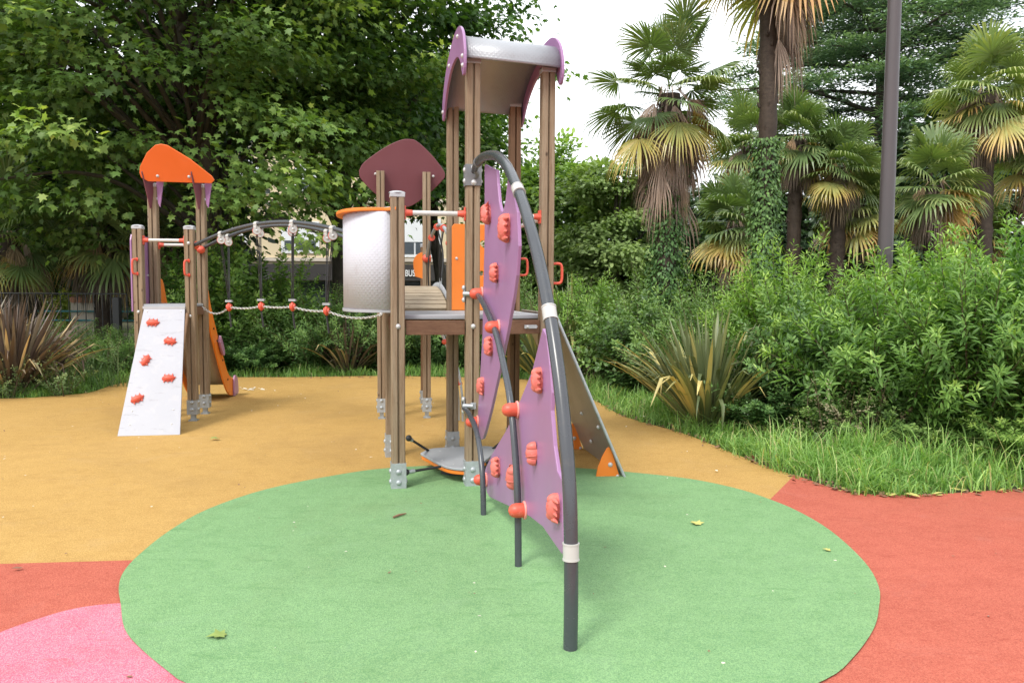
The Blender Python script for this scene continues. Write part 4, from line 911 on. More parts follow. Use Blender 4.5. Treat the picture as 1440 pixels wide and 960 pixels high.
# ================================================================== SHRUBS AND PLANTS
def shoots_mesh(name, rs, n, h, spread, nleaf, ls, T, arch=.5, tint0=.35, low=.15, upright=1.0, stems=True, grouped=2):
    """bush of separate shoots with leaves in pairs; returns leaf mesh and stem MB"""
    P = []; Y = []; Nn = []; Tn = []; Sz = []; mb = MB()
    for i in range(n):
        a = rs.uniform(0, 2*math.pi); q = rs.uniform(0, 1)**.55; base = V3(math.cos(a), math.sin(a), 0)*spread*.28*q
        hh = h*rs.uniform(.62, 1.06)*(1-.45*q**2); out = spread*(.15+.85*q)*rs.uniform(.7, 1.1)
        top = base+V3(math.cos(a), math.sin(a), 0)*out*.85+V3(0, 0, hh)
        side = rs.normal(0, .1, 3); m1 = base*.6+top*.4+V3(-math.cos(a)*out*.15, -math.sin(a)*out*.15, hh*.15*arch)+side
        t = np.linspace(0, 1, 9)[:, None]; path = (1-t)**2*base+2*t*(1-t)*m1+t*t*top
        # droop on wide shoots
        path[:, 2] -= arch*.25*hh*q*(t[:, 0]**3)
        if stems and i % 2 == 0: mb.tube(path, np.linspace(.008, .002, 9), 4, False)
        nl = int(nleaf*rs.uniform(.8, 1.2)); tt = np.sort(rs.uniform(low, 1, nl)); k = tt*8; i0 = np.minimum(k.astype(int), 7); fr = (k-i0)[:, None]
        pp = path[i0]*(1-fr)+path[i0+1]*fr; d = norm(path[i0+1]-path[i0])
        # side twigs: offset leaves outward from the shoot
        ang = np.arange(nl)*2.4+rs.uniform(0, 6); ref = np.cross(d, np.tile([.3, .2, 1.], (nl, 1))); u = norm(ref); w = np.cross(d, u)
        rad = np.cos(ang)[:, None]*u+np.sin(ang)[:, None]*w
        off_ = rs.uniform(0, 1, nl)**1.5*(.20*(1-tt*.85))*spread
        pp = pp+rad*off_[:, None]
        P.append(pp); Y.append(norm(rad*.9+d*.65*upright)); Nn.append(norm(d*.8+V3(0, 0, .8)-rad*.3))
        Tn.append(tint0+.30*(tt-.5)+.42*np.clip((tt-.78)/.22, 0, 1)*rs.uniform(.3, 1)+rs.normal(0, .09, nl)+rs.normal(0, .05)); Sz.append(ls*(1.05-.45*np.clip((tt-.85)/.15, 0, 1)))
    P = np.vstack(P); P[:, 2] = np.abs(P[:, 2])
    return leaf_cloud(name, rs, P, np.vstack(Y), np.vstack(Nn), np.concatenate(Sz), T, np.concatenate(Tn), .28, .3), mb
SH = {}
def shrub_kind(key, mat, **kw):
    rs = np.random.RandomState(hash(key) % 1000 if False else sum(map(ord, key))); me, mb = shoots_mesh('foliage', rs, **kw)
    me.materials.append(mat); st = mesh_of('stems', mb); st.materials.append(TWIG); SH[key] = (me, st)
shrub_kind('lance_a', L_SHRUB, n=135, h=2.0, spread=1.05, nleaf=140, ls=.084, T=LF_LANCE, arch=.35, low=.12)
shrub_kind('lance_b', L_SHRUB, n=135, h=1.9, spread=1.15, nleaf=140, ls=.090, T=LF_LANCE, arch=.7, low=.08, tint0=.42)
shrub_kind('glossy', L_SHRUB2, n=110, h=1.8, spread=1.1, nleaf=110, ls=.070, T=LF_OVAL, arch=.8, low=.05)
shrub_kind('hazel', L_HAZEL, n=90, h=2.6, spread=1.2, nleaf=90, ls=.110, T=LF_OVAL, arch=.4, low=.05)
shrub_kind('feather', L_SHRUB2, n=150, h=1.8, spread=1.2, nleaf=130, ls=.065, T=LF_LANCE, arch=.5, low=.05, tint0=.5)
def shrub(key, x, y, sx, sz, rz, label, group):
    rt = root('shrub', label, 'shrub', (x, y, -.02), rz, group); rt.scale = (sx, sx, sz)
    for nm, me in zip(('foliage', 'stems'), SH[key]):
        o = bpy.data.objects.new(nm, me); COL.objects.link(o); o.parent = rt
    return rt
gR = 'shrubs in the bed on the right'
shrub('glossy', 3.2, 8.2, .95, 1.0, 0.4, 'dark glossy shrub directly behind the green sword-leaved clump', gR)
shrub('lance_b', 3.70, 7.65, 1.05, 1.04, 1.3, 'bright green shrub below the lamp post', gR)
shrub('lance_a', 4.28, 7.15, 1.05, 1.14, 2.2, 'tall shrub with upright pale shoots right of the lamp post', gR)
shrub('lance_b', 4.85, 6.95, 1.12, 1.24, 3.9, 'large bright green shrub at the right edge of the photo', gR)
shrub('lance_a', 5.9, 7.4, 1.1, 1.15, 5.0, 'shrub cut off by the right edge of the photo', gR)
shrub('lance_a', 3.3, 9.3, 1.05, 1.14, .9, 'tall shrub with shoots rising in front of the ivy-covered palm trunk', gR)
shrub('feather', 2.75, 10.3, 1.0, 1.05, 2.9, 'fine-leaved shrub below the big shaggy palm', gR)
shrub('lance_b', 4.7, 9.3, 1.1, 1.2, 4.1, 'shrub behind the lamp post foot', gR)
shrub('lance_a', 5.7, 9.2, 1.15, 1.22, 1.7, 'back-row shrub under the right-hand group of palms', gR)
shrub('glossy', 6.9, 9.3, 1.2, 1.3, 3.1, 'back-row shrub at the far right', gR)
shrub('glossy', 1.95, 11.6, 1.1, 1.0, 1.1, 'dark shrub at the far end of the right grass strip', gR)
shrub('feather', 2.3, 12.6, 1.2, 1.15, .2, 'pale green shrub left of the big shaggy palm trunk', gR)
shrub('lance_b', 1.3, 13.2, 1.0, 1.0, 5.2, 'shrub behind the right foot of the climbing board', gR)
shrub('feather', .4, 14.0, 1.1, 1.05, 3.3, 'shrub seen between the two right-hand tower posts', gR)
for k_, (x_, y_, sx_, sz_, r_, lb_) in enumerate([(3.35, 7.35, .62, .42, .7, 'low leafy undergrowth beside the brown weed in front of the right shrubs'), (4.45, 6.75, .6, .40, 2.3, 'low leafy undergrowth at the grass edge right of the brown weed'), (2.75, 8.0, .6, .45, 4.0, 'low leafy undergrowth right beside the green sword-leaved clump'), (5.2, 6.8, .6, .42, 5.1, 'low leafy undergrowth at the right photo edge')]): shrub('lance_b' if k_ % 2 else 'glossy', x_, y_, sx_, sz_, r_, lb_, gR)
gM = 'shrubs along the back of the playground'
shrub('hazel', -5.1, 14.3, 1.0, 1.10, .3, 'tall broad-leaved bush right behind the left tower', gM)
shrub('hazel', -6.2, 14.9, 1.0, .95, 1.9, 'broad-leaved bush seen through the left tower', gM)
shrub('hazel', -4.2, 14.2, .9, .85, 3.1, 'broad-leaved bush behind the second hanging step', gM)
shrub('feather', -3.55, 14.0, 1.05, .95, 4.4, 'feathery bush behind the third hanging step', gM)
shrub('feather', -2.7, 14.2, 1.0, .92, 5.3, 'feathery bush below the white cylinder shield', gM)
shrub('glossy', -1.9, 14.4, 1.0, .95, .8, 'dark leafy bush seen under the tall tower deck', gM)
shrub('glossy', -.9, 14.5, 1.1, .95, 2.6, 'dark leafy bush behind the tall tower legs', gM)
shrub('glossy', -4.6, 13.6, .8, .45, 2.7, 'low dark bush at the back edge of the yellow rubber', gM)
shrub('feather', -6.5, 13.2, .9, .50, .5, 'low grey-green bush left of the white ramp', gM)
shrub('feather', -7.6, 13.6, 1.0, .55, 3.5, 'low grey-green bush behind the bronze sword-leaved clump', gM)

def flax(name, label, x, y, n, h, mat, seed, spread=.9, wid=.032, group=None, rz=0):
    rs = np.random.RandomState(seed); V = []; tint = []; K = 0; S = 9
    for i in range(n):
        a = rs.uniform(0, 2*math.pi); q = rs.uniform(0, 1)**.7; L = h*rs.uniform(.75, 1.15); lean = .10+.95*q*spread; droop = rs.uniform(.0, .35)+(1.5*rs.uniform(0, 1) if q > .6 else 0)
        base = V3(math.cos(a), math.sin(a), 0)*.16*q+V3(rs.normal(0, .03), rs.normal(0, .03), 0)
        dr = V3(math.cos(a), math.sin(a), 0); ang = math.pi/2-lean*.95; p = base.copy(); side = V3(-math.sin(a), math.cos(a), 0)
        side = norm(side+rs.normal(0, .35, 3)*V3(1, 1, .2)); w0 = wid*rs.uniform(.7, 1.15)
        bend = rs.uniform(.5, .85) if rs.uniform() < .22 else 2
        for k in range(S):
            t = k/(S-1); w = w0*(.55+.9*t)*(1 if t < .55 else max(.03, 1-((t-.55)/.45)**1.6)); d = dr*math.cos(ang)+V3(0, 0, math.sin(ang))
            nrm = np.cross(side, d); V += [p-side*w, p+nrm*w*.35, p+side*w]
            p = p+d*L/(S-1); ang -= droop/(S-1)*1.6*t+(.9 if abs(t-bend) < .07 else 0)
            if p[2] < .03: p[2] = .03; ang = max(ang, 0)
        tv = .30+.12*q+rs.normal(0, .13)+(.5 if rs.uniform() < (.28 if q > .7 else .05) else 0); tint += [np.clip(tv+.10*(k//3)/(S-1), 0, 1) for k in range(S*3)]
    faces = []
    for k in range(S-1):
        b = k*3; faces += [(b, b+1, b+4, b+3), (b+1, b+2, b+5, b+4)]
    me = np_mesh(name, np.array(V), faces, S*3, np.array(tint), True)
    return solo(name, me, mat, label, 'flax plant', (x, y, -.01), rz, group)
flax('flax_plant', 'green sword-leaved clump at the right edge of the yellow rubber', 2.15, 8.5, 320, 1.20, L_PHOR, 11, .82, .022)
flax('flax_plant', 'big bronze sword-leaved clump at the left edge of the yellow rubber', -7.0, 10.9, 460, 1.30, L_PHORB, 12, 1.0, .023)
flax('flax_plant', 'bronze sword-leaved clump cut off by the left photo edge', -8.1, 11.3, 320, 1.45, L_PHORB, 13, .95, .026)
flax('flax_plant', 'dull sword-leaved clump in the hedge below the white cylinder shield', -2.85, 13.7, 150, 1.0, L_PHORB, 14, .95, .018)
flax('flax_plant', 'pale sword-leaved clump seen through the tall tower between posts', 1.05, 13.6, 150, 1.7, L_PHOR, 15, .9)
flax('flax_plant', 'pale sword-leaved clump seen under the right end of the deck', .55, 13.0, 110, 1.3, L_PHOR, 16, .95)

# grass and weeds
def blades(name, rs, P, h, w, mat, label, kind='stuff', cat='grass', lean=.35, tint=.45, tv=.16):
    cn = .5+.5*np.sin(P[:, 0]*5.3+np.sin(P[:, 1]*4.1)*2)*np.sin(P[:, 1]*6.1+P[:, 0]*2.2); h = h*(.35+1.0*cn)[:, None]
    N = len(P); a = rs.uniform(0, 2*math.pi, N); D = np.c_[np.cos(a), np.sin(a), np.zeros(N)]; S = np.c_[-np.sin(a+rs.normal(0, .6, N)), np.cos(a), np.zeros(N)]
    hh = h*rs.uniform(.35, 1.3, N)[:, None]; ln = (lean*rs.uniform(.2, 1.6, N))[:, None]; up = V3(0, 0, 1); V = np.zeros((N, 7, 3))
    for k, t in enumerate((0, .4, .75)):
        c = P+up*hh*t*(1-.25*ln*t)+D*hh*ln*t**2; ww = w*(1-.45*t); V[:, 2*k] = c-S*ww; V[:, 2*k+1] = c+S*ww
    V[:, 6] = P+up*hh*(1-.45*ln)+D*hh*ln*1.25
    me = np_mesh(name, V.reshape(-1, 3), [(0, 1, 3, 2), (2, 3, 5, 4), (4, 5, 6)], 7, np.clip(tint+rs.normal(0, tv, N)+.25*(cn-.5)+(rs.uniform(0, 1, N) < .05)*.5, 0, 1))
    return solo(name, me, mat, label, cat, kind=kind)
EP = np.array(sm2(EDGE, 6))
def strip(rs, n, i0, i1, w0, w1, pw=1.0):
    seg = EP[i0*6:i1*6]; k = rs.uniform(0, len(seg)-1.01, n); i = k.astype(int); f = (k-i)[:, None]
    p = seg[i]*(1-f)+seg[i+1]*f; d = norm(seg[i+1]-seg[i]); nrm = np.c_[-d[:, 1], d[:, 0]]
    return np.c_[p+nrm*(w0+(w1-w0)*rs.uniform(0, 1, n)**pw)[:, None], np.full(n, -.03)]
rs = np.random.RandomState(21)
P = np.vstack([strip(rs, 12000, 17, 23, -.08, 1.1, .7), strip(rs, 9500, 11, 17, -.06, .9, .7)])
tuft = rs.uniform(0, 1, (140, 2)); 
cl_n = np.sin(P[:, 0]*7)+np.sin(P[:, 1]*9+P[:, 0]*3); P = P[rs.uniform(-2.0, 2.0, len(P)) < cl_n+.7]
blades('grass', rs, P, .24, .0048, L_GRASS, 'bright green long grass strip between the rubber paving and the right shrubs', lean=.75, tv=.22)
P = strip(rs, 2600, 17, 23, .15, 1.3, 1)
blades('grass', rs, P, .40, .0040, L_GRASS, 'taller wild grass stalks in front of the right shrubs', lean=.7, tint=.6)
P = np.vstack([strip(rs, 5000, 5, 11, -.02, .7, 1), strip(rs, 2500, 1, 5, -.02, .8, 1)])
blades('grass', rs, P, .22, .005, L_GRASS, 'grass along the back edge of the yellow rubber', lean=.6, tint=.35)
P = np.c_[rs.uniform(-13, -5.6, 9000), rs.uniform(11.5, 17.5, 9000), np.full(9000, -.03)]
blades('weeds', rs, P, .42, .006, L_WEED, 'tall grey-green weeds in front of the black fence', cat='weeds', lean=.4)
P = np.c_[rs.uniform(-30, -7.5, 7000), rs.uniform(17, 27, 7000), np.full(7000, -.02)]
blades('grass', rs, P, .08, .01, L_GRASS, 'short lawn beyond the black fence', lean=.4, tint=.7)
def small_plants(name, label, centers, seed, mat, h=.7, T=LF_OVAL, ls=.03, n=22, nl=60):
    rs = np.random.RandomState(seed)
    for i, (x, y, s, lb) in enumerate(centers):
        me, mb = shoots_mesh('foliage', np.random.RandomState(seed+i), n, h*s, .45*s, nl, ls, T, .4, .5, .1)
        rt = root(name, lb, 'plant', (x, y, -.02)); link('foliage', me, mat, rt, True); part('stems', mb, TWIG, rt, local=True)
small_plants('weed_plant', '', [(-6.15, 10.65, 1.0, 'small leafy weed growing at the foot of the big bronze sword-leaved clump'), (-6.75, 10.45, 1.0, 'leafy weed in front of the bronze sword-leaved clump'),
    (-7.15, 10.7, 1.15, 'leafy weed near the left photo edge'), (-6.45, 12.4, 1.1, 'small grey-green weed beside the white ramp')], 50, L_WEED, .8)
small_plants('dry_weed_plant', '', [(2.95, 7.15, 1.15, 'brown seeding weed in front of the dark glossy shrub'), (3.25, 7.1, 1.0, 'thin brown-stemmed weed in the grass below the right shrubs'),
    (1.05, 12.3, 1.7, 'tall brown dried weed behind the thick bent pipe')], 60, m_leaf('dry_weed_leaf', [(0, c4(.10, .09, .045)), (.6, c4(.20, .17, .09)), (1, c4(.36, .32, .20))], .2), .85, ls=.024, n=16, nl=55)

# ================================================================== PALMS
def fan(V, F, tint, o, d, up, petiole, rad, nseg, span, droopk, tv, rs, tip=.5, tipdroop=.35):
    """a fan leaf: stalk and split segments; appended into lists"""
    d = norm(d); side = norm(np.cross(d, up)); nrm = np.cross(side, d); c = o+d*petiole
    c = c+V3(0, 0, -droopk*petiole*.25); b = len(V)
    V += [o-side*.012, o+side*.012, c+side*.008, c-side*.008]; F.append((b, b+1, b+2, b+3)); tint += [tv]*4
    for i in range(nseg):
        a = -span/2+span*i/(nseg-1)+rs.normal(0, .02); dd = d*math.cos(a)+side*math.sin(a); L = rad*(1-.18*abs(a/(span/2))**2)*rs.uniform(.88, 1.06)
        ss = norm(np.cross(dd, nrm)); fold = nrm*.10*L*math.cos(i*math.pi)*.12; w = L*span/nseg*.52
        dr = droopk*L; b = len(V)
        p0 = c+dd*L*.06; p1 = c+dd*L*.5+V3(0, 0, -dr*.16)-nrm*.0; p2 = c+dd*L*.80+V3(0, 0, -dr*.45); p3 = c+dd*L*(.98)+V3(0, 0, -dr*.9-tipdroop*L*.22*rs.uniform(.3, 1.5))
        V += [p0-ss*w*.12, p0+ss*w*.12, p1+ss*w*.50+fold, p1-ss*w*.50-fold, p2+ss*w*.34, p2-ss*w*.34, p3]
        F += [(b, b+1, b+2, b+3), (b+3, b+2, b+4, b+5), (b+5, b+4, b+6)]
        tt = tv+rs.normal(0, .04); tint += [tt-.05, tt-.05, tt, tt, tt+.10, tt+.10, tt+.22]
def raw_mesh(name, V, F, tint, mat):
    me = bpy.data.meshes.new(name); me.from_pydata([tuple(v) for v in V], [], F); a = me.attributes.new('tint', 'FLOAT', 'POINT'); a.data.foreach_set('value', np.clip(tint, 0, 1).astype(np.float32)); me.materials.append(mat); return me
def palm_crown_meshes(seed, nf=34, pet=.62, rad=.62, ndead=26, skirt=1.4, nseg=30, sector=6.2832, yq=.82):
    rs = np.random.RandomState(seed); V = []; F = []; T = []
    for i in range(nf):
        q = i/(nf-1); el = R(80-125*q+rs.normal(0, 8)); a = i*2.39996+rs.normal(0, .15)
        d = V3(math.cos(a)*math.cos(el), math.sin(a)*math.cos(el), math.sin(el)); up = V3(0, 0, 1) if el < 1.2 else V3(math.cos(a+3.14), math.sin(a+3.14), .2)
        yel = .30+.12*q+(rs.uniform(.25, .5) if (q > yq and rs.uniform() < .7) else 0)+rs.normal(0, .06)
        up = up+V3(*rs.normal(0, .25, 3)); fan(V, F, T, V3(0, 0, -.45*q), d, up, pet*rs.uniform(.45, 1.2), rad*rs.uniform(.8, 1.12), nseg, R(rs.uniform(170, 240)), (.14+.36*q)*rs.uniform(.5, 1.4), yel, rs)
    live = raw_mesh('fronds', V, F, T, L_PALM)
    V = []; F = []; T = []
    for i in range(ndead):
        q = (i+.5)/ndead; a = (i*2.39996+rs.normal(0, .4)) % sector; el = R(-58-24*q+rs.normal(0, 9)); d = V3(math.cos(a)*math.cos(el), math.sin(a)*math.cos(el), math.sin(el))
        fan(V, F, T, V3(math.cos(a)*.12, math.sin(a)*.12, -.15-skirt*.60*q*rs.uniform(.7, 1.1)), d, V3(-math.sin(a)*rs.normal(0, .8), math.cos(a)*rs.normal(0, .8), 1), pet*rs.uniform(.25, .6), rad*rs.uniform(.45, 1.0), 13, R(rs.uniform(40, 110)), rs.uniform(.4, .9), rs.uniform(.0, .65)+(.35 if q < .12 else 0), rs, tipdroop=1.0)
    dead = raw_mesh('dead_fronds', V, F, T, L_DEAD)
    return live, dead
PALM = [palm_crown_meshes(31, 40, .68, .62, 120, 2.0, 36, yq=.90), palm_crown_meshes(32, 40, .50, .62, 50, .85, 24, yq=.78), palm_crown_meshes(33, 36, .46, .58, 34, .6, 22, yq=.75), palm_crown_meshes(34, 42, .56, .66, 60, .95, 28, yq=.80), palm_crown_meshes(35, 44, .60, .70, 44, 2.3, 30, sector=2.3, yq=.93)]
IVY_CACHE = {}
def palm(x, y, zc, kind, sc, rz, tr, label, group, ivy=None, lean=(0, 0), tilt=0):
    rt = root('palm_tree', label, 'palm tree', (x, y, 0), rz, group)
    rs = np.random.RandomState(int(abs(x*97+y*13)) % 9999)
    m = MB(); zz = np.linspace(-.05, zc-.30, 40); P = [(lean[0]*(z/zc)+.02*math.sin(z*2), lean[1]*(z/zc), z) for z in zz]
    rr = [tr*(1.15 if z < .4 else 1)*(1+.10*((i*7) % 3-1)*.5+rs.uniform(-.05, .05)) for i, z in enumerate(zz)]
    m.tube(P, rr, 14)
    for k in range(90):                          # torn leaf bases and fibre on the trunk
        z = rs.uniform(.3, zc-.1); a = rs.uniform(0, 6.28); c = V3(math.cos(a)*tr*.95, math.sin(a)*tr*.95, z); o_ = V3(math.cos(a)*.035, math.sin(a)*.035, .07)
        m.tube([c, c+o_*.7, c+o_], [.022, .014, .002], 4, False)
    part('trunk', m, PALMBARK, rt, local=True)
    for nm, me in zip(('fronds', 'dead_fronds'), PALM[kind]):
        o = bpy.data.objects.new(nm, me); COL.objects.link(o); o.parent = rt; o.location = (lean[0], lean[1], zc); o.scale = (sc, sc, sc)
    if ivy:
        n = int(1500*(ivy[1]-ivy[0])); a = rs.uniform(0, 6.283, n); z = rs.uniform(ivy[0], ivy[1], n); bump_ = 1+.45*np.sin(a*2+z*3)*np.sin(z*2.2+1)
        r = tr*(1.02+1.0*rs.uniform(0, 1, n)**2.5*np.clip(bump_, .05, 2)); D = np.c_[np.cos(a), np.sin(a), np.zeros(n)]
        me = leaf_cloud('ivy', rs, D*r[:, None]+np.c_[np.zeros((n, 2)), z], norm(D*.5+V3(0, 0, -.8)), D+V3(0, 0, .4), np.full(n, .062), LF_OVAL, .5+rs.normal(0, .25, n))
        link('ivy', me, L_IVY, rt, True)
    return rt
gP = 'fan palms behind the right shrubs'
palm(2.35, 12.0, 4.72, 0, 1.0, .4, .15, 'big shaggy fan palm with a thick skirt of dead fronds against the white sky', gP, ivy=(0.2, 3.4))
palm(3.70, 11.6, 7.0, 4, 1.08, -1.2, .135, 'tallest fan palm with bare dark trunk whose crown leaves the top of the photo', gP, ivy=(.2, 3.7))
palm(6.0, 16.8, 4.95, 1, .92, 1.0, .15, 'fan palm in the group just left of the lamp post, its tallest', gP)
palm(6.75, 16.4, 4.25, 1, .90, 2.7, .15, 'fan palm nearest the lamp post with yellowing lower fronds', gP)
palm(7.35, 16.9, 3.55, 2, 1.1, 4.4, .15, 'short fan palm tucked behind the lamp post', gP)
palm(5.2, 17.6, 4.95, 2, 1.1, .9, .15, 'small fan palm crown seen just left of the tall palm trunk', gP)
palm(4.45, 15.8, 3.05, 2, 1.05, 5.1, .13, 'low fan palm between the big shaggy palm and the tall palm trunk', gP)
palm(9.05, 15.2, 5.55, 3, 1.0, 3.0, .17, 'tall fan palm with yellow lower fronds near the right edge of the photo', gP)
palm(7.9, 14.8, 3.75, 1, .98, .3, .14, 'mid-height fan palm right of the lamp post', gP)
palm(10.3, 15.3, 4.4, 1, 1.0, 1.6, .15, 'fan palm half cut off by the right edge of the photo', gP)
palm(9.9, 16.8, 3.1, 2, 1.05, 2.6, .15, 'low dark fan palm behind the tall one at the right edge', gP)
gPL = 'shaded fan palms beyond the fence on the left'
palm(-10.6, 16.6, 2.85, 0, 1.2, .2, .17, 'shaded palm with orange-brown hanging fronds at the left photo edge', gPL)
palm(-9.2, 17.6, 2.95, 1, 1.3, 1.9, .17, 'shaded palm with drooping brown fronds above the fence', gPL)
palm(-8.3, 18.8, 2.9, 0, 1.2, 3.3, .17, 'shaded palm with dark dead skirt left of the small tower', gPL)

# ================================================================== TREES
gT = 'large plane trees on the left'
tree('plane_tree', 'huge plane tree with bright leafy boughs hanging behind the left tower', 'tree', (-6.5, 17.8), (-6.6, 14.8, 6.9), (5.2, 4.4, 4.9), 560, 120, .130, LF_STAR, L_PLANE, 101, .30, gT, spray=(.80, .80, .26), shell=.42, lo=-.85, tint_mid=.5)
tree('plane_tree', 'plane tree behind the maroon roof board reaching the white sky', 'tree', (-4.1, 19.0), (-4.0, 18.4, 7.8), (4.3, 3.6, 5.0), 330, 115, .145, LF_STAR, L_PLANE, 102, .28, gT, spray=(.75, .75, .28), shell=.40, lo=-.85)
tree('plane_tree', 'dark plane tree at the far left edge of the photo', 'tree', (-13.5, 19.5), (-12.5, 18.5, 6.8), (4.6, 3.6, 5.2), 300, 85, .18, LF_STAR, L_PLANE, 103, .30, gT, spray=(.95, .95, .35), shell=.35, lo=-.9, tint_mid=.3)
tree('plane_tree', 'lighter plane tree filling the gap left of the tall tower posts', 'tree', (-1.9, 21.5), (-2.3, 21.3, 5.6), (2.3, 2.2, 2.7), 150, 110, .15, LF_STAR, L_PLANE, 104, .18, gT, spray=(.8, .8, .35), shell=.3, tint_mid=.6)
gB = 'trees behind the right half of the playground'
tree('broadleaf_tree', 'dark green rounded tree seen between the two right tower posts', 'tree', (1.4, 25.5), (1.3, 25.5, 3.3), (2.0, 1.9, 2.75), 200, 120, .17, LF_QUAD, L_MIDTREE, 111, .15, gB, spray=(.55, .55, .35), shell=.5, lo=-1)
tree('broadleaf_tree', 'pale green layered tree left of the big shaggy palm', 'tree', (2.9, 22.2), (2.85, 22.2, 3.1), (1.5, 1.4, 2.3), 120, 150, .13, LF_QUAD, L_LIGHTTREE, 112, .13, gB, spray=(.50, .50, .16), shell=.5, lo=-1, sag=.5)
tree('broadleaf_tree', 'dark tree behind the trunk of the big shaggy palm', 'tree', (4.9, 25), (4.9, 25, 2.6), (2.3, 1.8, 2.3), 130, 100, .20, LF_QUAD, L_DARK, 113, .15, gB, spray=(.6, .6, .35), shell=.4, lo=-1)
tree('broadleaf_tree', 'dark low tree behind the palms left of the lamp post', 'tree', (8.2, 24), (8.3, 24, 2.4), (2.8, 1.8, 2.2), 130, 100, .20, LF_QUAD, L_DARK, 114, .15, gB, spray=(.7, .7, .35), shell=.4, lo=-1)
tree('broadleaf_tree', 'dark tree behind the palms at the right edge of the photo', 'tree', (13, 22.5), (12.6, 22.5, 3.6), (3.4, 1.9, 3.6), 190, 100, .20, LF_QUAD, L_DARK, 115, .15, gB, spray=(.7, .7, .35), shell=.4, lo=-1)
gL = 'dark trees in the shade beyond the fence'
tree('dark_tree', 'dark evergreen in the shade behind the left photo edge', 'tree', (-18, 24), (-18, 24, 3.8), (4.2, 2, 4), 150, 100, .24, LF_QUAD, L_DARK, 121, .2, gL, spray=(.9, .9, .4), shell=.3, lo=-.7)
tree('dark_tree', 'dark evergreen in the shade above the pillar with the tiled cap', 'tree', (-13, 25), (-12.6, 25, 4.2), (4.0, 2, 3.7), 160, 100, .24, LF_QUAD, L_DARK, 122, .2, gL, spray=(.9, .9, .4), shell=.3, lo=-.72)
tree('dark_tree', 'dark evergreen in the shade behind the small left tower', 'tree', (-9.4, 22.5), (-9.5, 22.5, 4.0), (2.6, 2, 3.8), 140, 100, .22, LF_QUAD, L_DARK, 123, .2, gL, spray=(.8, .8, .4), shell=.3, lo=-.85)

# cedar with flat layered boughs
def cedar(x, y, label):
    rs = np.random.RandomState(77); rt = root('cedar_tree', label, 'tree', (x, y, 0)); mb = MB()
    mb.tube([(0, 0, -.1), (.1, 0, 4), (0, .1, 9), (.1, 0, 15)], [.42, .36, .25, .05], 12); P = []; Tn = []; Yv = []
    for i in range(64):
        z = 3.2+10.5*(i/63); L = (7.4-3.2*((z-3.2)/10.5)**1.6)*rs.uniform(.65, 1.08); a = i*2.39996+rs.normal(0, .3); d = V3(math.cos(a), math.sin(a), 0)
        path = [V3(0, 0, z)+d*L*t+V3(0, 0, L*(.30*t-.27*t*t)) for t in np.linspace(0, 1, 8)]; mb.tube(path, np.linspace(.085, .012, 8), 6, False)
        side = V3(-d[1], d[0], 0)
        for k in range(31):
            t = rs.uniform(.22, 1.02); c = V3(0, 0, z)+d*L*t+V3(0, 0, L*(.30*t-.27*t*t)); lat = (1.15-.65*t)*L*.36*rs.normal(0, .62); c = c+side*lat+V3(0, 0, -.06*abs(lat)+rs.normal(0, .05)+.05)
            if k % 3 == 0: mb.tube([V3(0, 0, z)+d*L*(t*.85)+V3(0, 0, L*(.30*t*.85-.27*t*t*.72)), c], [.02, .006], 4, False)
            n = 72; q = rs.normal(0, 1, (n, 3))*V3(.34, .34, .06); P.append(c+q); Yv.append(norm(d*.5+q*V3(1, 1, 0)*2.5+V3(0, 0, .05))); Tn.append(.45+q[:, 2]*3+rs.normal(0, .12, n)+rs.normal(0, .08))
    P = np.vstack(P); me = leaf_cloud('crown', rs, P, np.vstack(Yv), np.tile([0, 0, 1.], (len(P), 1)), np.full(len(P), .17), ([(-.13,0,0),(.13,0,0),(.16,.6,.0),(0,1,-.05),(-.16,.6,0)], [(0,1,2,3,4)]), np.concatenate(Tn), .25)
    link('crown', me, L_CEDAR, rt, True); part('trunk', mb, BARK, rt, local=True)
cedar(12.8, 27.5, 'large blue-green cedar with flat layered boughs behind the lamp post')

# ================================================================== LAMP POST
lp = root('lamp_post', 'tall plain brown-grey lamp post rising from the right shrubs', 'lamp post', (4.5, 9.5, 0))
m = MB(); m.tube([(4.5, 9.5, -.05), (4.5, 9.5, .6), (4.5, 9.5, 7.2)], [.098, .094, .066], 28); part('pole', m, LAMPM, lp)
m = MB(); m.tube([(4.5, 9.5, .0), (4.5, 9.5, .03)], .18, 20); part('base_plate', m, LAMPM, lp)
m = MB(); m.tube([(4.5, 9.5, 7.2), (4.45, 9.4, 7.35), (4.3, 9.0, 7.42)], [.05, .045, .04], 12); m.box((4.2, 8.75, 7.42), (.24, .6, .09)); part('lamp_head', m, LAMPM, lp)

# ================================================================== FENCE, PILLAR, HEDGE
fn = root('metal_fence', 'black metal railing fence behind the bronze clump on the left', 'fence', (-10, 15.3, 0))
def fpt(t): return Vector((-13.2+t*5.6, 15.2+t*.25, 0))
for z in (.15, 1.34): m = MB(); m.tube([fpt(0)+Vector((0, 0, z)), fpt(1)+Vector((0, 0, z))], .014, 6); part('fence_rail', m, IRON, fn)
for i in range(36): m = MB(); p = fpt(i/35); m.tube([p+Vector((0, 0, .15)), p+Vector((0, 0, 1.34))], .009, 6); part('fence_bar', m, IRON, fn)
for t in (.0, .33, .965): m = MB(); p = fpt(t); m.box((p.x, p.y, .62), (.13, .13, 1.3)); part('fence_post', m, IRON, fn, .01)
rl = root('blue_railing', 'low teal two-bar railing beyond the black fence', 'railing', (-12, 19.5, 0))
for z in (.62, .85): m = MB(); m.tube([(-20, 19.8, z), (-6.2, 19.8, z)], .025, 8); part('railing_bar', m, TEAL, rl)
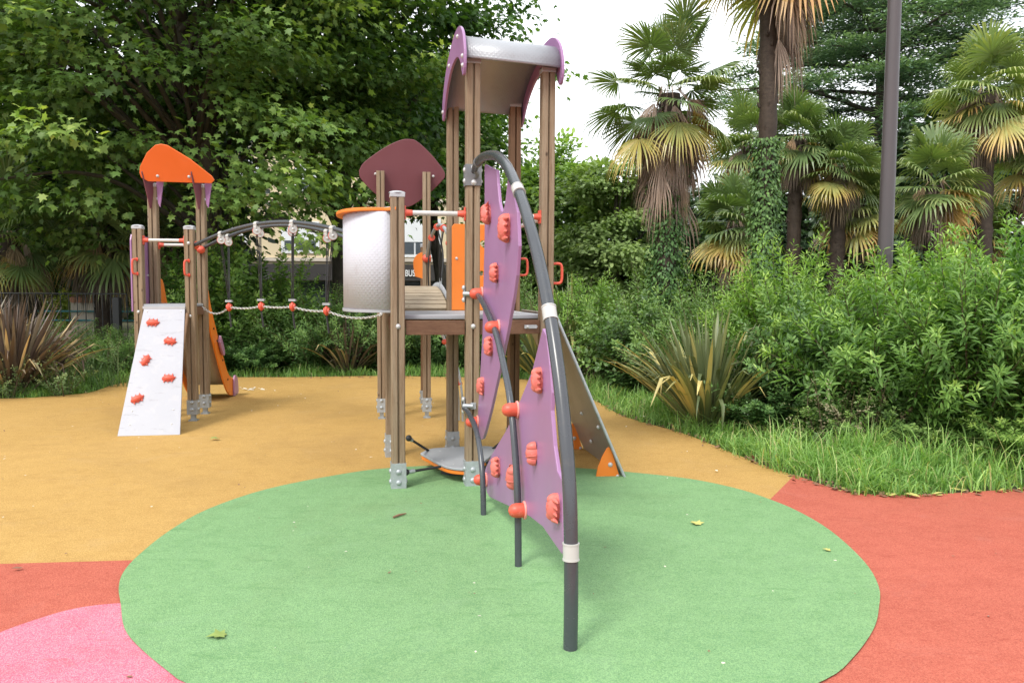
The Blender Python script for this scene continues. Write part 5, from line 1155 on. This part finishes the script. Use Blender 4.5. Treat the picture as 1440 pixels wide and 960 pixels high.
for x in (-19, -16.8, -14.6, -12.4, -8.6, -6.4): m = MB(); m.tube([(x, 19.8, 0), (x, 19.8, .9)], .03, 8); part('railing_post', m, TEAL, rl)
pr_ = root('gate_pillar', 'cream pillar with terracotta tile cap beyond the black fence', 'pillar', (-10.95, 20.2, 0))
m = MB(); m.box((-10.95, 20.2, .55), (.62, .5, 1.1)); part('shaft', m, STONE, pr_, .01)
for k in range(4): m = MB(); x = -11.17+k*.147; m.tube([(x, 19.9, 1.14), (x, 20.5, 1.17)], .085, 10); part('cap_tile', m, TILE, pr_)
m = MB(); m.box((-13, 20.6, .13), (14, .3, .26)); solo('low_wall', mesh_of('low_wall', m, .01), STONE, 'low pale stone wall at the foot of the teal railing', 'wall')
def hedge(name, c, rad, mat, seed, label, n=60, nl=90, ls=.09):
    rs = np.random.RandomState(seed); me, _ = crown(name, rs, c, rad, n, nl, ls, LF_QUAD, spray=(.3, .3, .25), shell=.6, lo=-1)
    solo(name, me, mat, label, 'hedge')
hedge('yellow_hedge', (-13.2, 21.6, .55), (1.5, .8, .65), L_HEDGEY, 5, 'bright yellow-green clipped bush left of the cream pillar')
hedge('yellow_hedge', (-8.6, 21.4, .5), (1.2, .8, .7), L_MIDTREE, 6, 'mid-green bush right of the cream pillar')
# distant woodland closing the view
rs = np.random.RandomState(9); P = []
for (x0, x1, y, h, n) in ((-60, -16, 34, 9, 26000), (1.5, 60, 40, 5.5, 26000), (9, 60, 38, 8, 8000)):
    X = rs.uniform(x0, x1, n); hh = h*(.75+.25*np.sin(X*.7)+.12*np.sin(X*2.1)); P.append(np.c_[X, y+rs.uniform(-2, 2, n), rs.uniform(0, 1, n)**.8*hh])
P = np.vstack(P); me = leaf_cloud('distant_wood', rs, P, norm(rs.normal(0, 1, P.shape)+V3(0, -.5, -.3)), np.tile([0, -.3, 1.], (len(P), 1)), np.full(len(P), .42), LF_QUAD, .3+rs.normal(0, .2, len(P)))
solo('distant_wood', me, L_DARK, 'far belt of dark trees closing the view', 'wood', kind='stuff')

# ================================================================== BUILDING
bd_ = root('building', 'cream apartment building with white window bands and a dark shopfront canopy behind the trees', 'building', (-8, 36, 0))
BY = 36.0
m = MB(); m.box((-9.5, BY+4, 4.6), (17, 8, 9.2)); part('wall', m, RENDER, bd_)
m = MB(); m.box((-9.5, BY+4, 9.35), (17.4, 8.4, .3)); part('roof', m, STONE, bd_)
m = MB(); m.box((-8.0, BY-.45, 2.16), (13, .9, .72)); part('shopfront_canopy', m, DARKB, bd_)
m = MB(); m.box((-8.0, BY-.06, .95), (12.6, .1, 1.6)); part('shop_window', m, GLASS, bd_)
for zf in (3.1, 5.75, 8.2):
    m = MB(); m.box((-9.5, BY-.06, zf-.35), (16.8, .12, .16)); part('string_course', m, STONE, bd_)
def bwin(x, z, w, h, rolled=.5):
    m = MB(); m.box((x, BY-.035, z), (w+.24, .07, h+.24)); wn_ = part('window', m, WHITEP, bd_)
    m = MB(); m.box((x, BY-.085, z+h*rolled/2+.0), (w, .04, h*(1-rolled))) ; part('shutter', m, WHITEP, wn_)
    m = MB(); hh = h*rolled
    for k in range(3): m.box((x-w/2+w*(k+.5)/3, BY-.080, z-h/2+hh/2), (w/3-.08, .02, hh-.06))
    part('pane', m, GLASS, wn_)
for x, z, w, h in ((-5.0, 3.75, 3.2, 1.5), (-9.7, 3.75, 1.5, 1.2), (-13.0, 3.75, 1.5, 1.3), (-5.2, 6.5, 2.4, 1.3), (-9.0, 6.5, 1.6, 1.2), (-12.4, 6.5, 1.6, 1.2), (-16, 6.5, 1.5, 1.2), (-16, 3.75, 1.5, 1.3)):
    bwin(x, z, w, h, .38)
m = MB(); m.box((-7.3, BY-.5, 2.82), (1.9, .9, .1)); bal = part('balcony', m, STONE, bd_)
m = MB()
for k in range(14): m.tube([(-8.2+k*.138, BY-.93, 2.87), (-8.2+k*.138, BY-.93, 3.6)], .014, 5)
m.tube([(-8.22, BY-.93, 3.6), (-6.38, BY-.93, 3.6)], .02, 6); part('railing', m, IRON, bal)
m = MB(); m.box((-7.1, BY-.5, 3.07), (1.2, .3, .4)); part('planter', m, TILE, bal)
def text_mesh(txt, size, ext, M):
    cu = bpy.data.curves.new('t', 'FONT'); cu.body = txt; cu.size = size; cu.extrude = ext; cu.offset = size*.015; cu.align_x = 'RIGHT'
    o = bpy.data.objects.new('t', cu); COL.objects.link(o); me = bpy.data.meshes.new_from_object(o.evaluated_get(bpy.context.evaluated_depsgraph_get()))
    bpy.data.objects.remove(o); me.transform(M); me.materials.clear(); return me
me = text_mesh('BUS', .40, .02, frame((-4.34, BY-.93, 2.0), (1, 0, 0), (0, 0, 1))); me.transform(Matrix.Translation((-4.34, 0, 0)) @ Matrix.Diagonal((.66, 1, 1, 1)) @ Matrix.Translation((4.34, 0, 0))); me.name = 'sign_letters'
link('sign_letters', me, SIGNW, bd_)
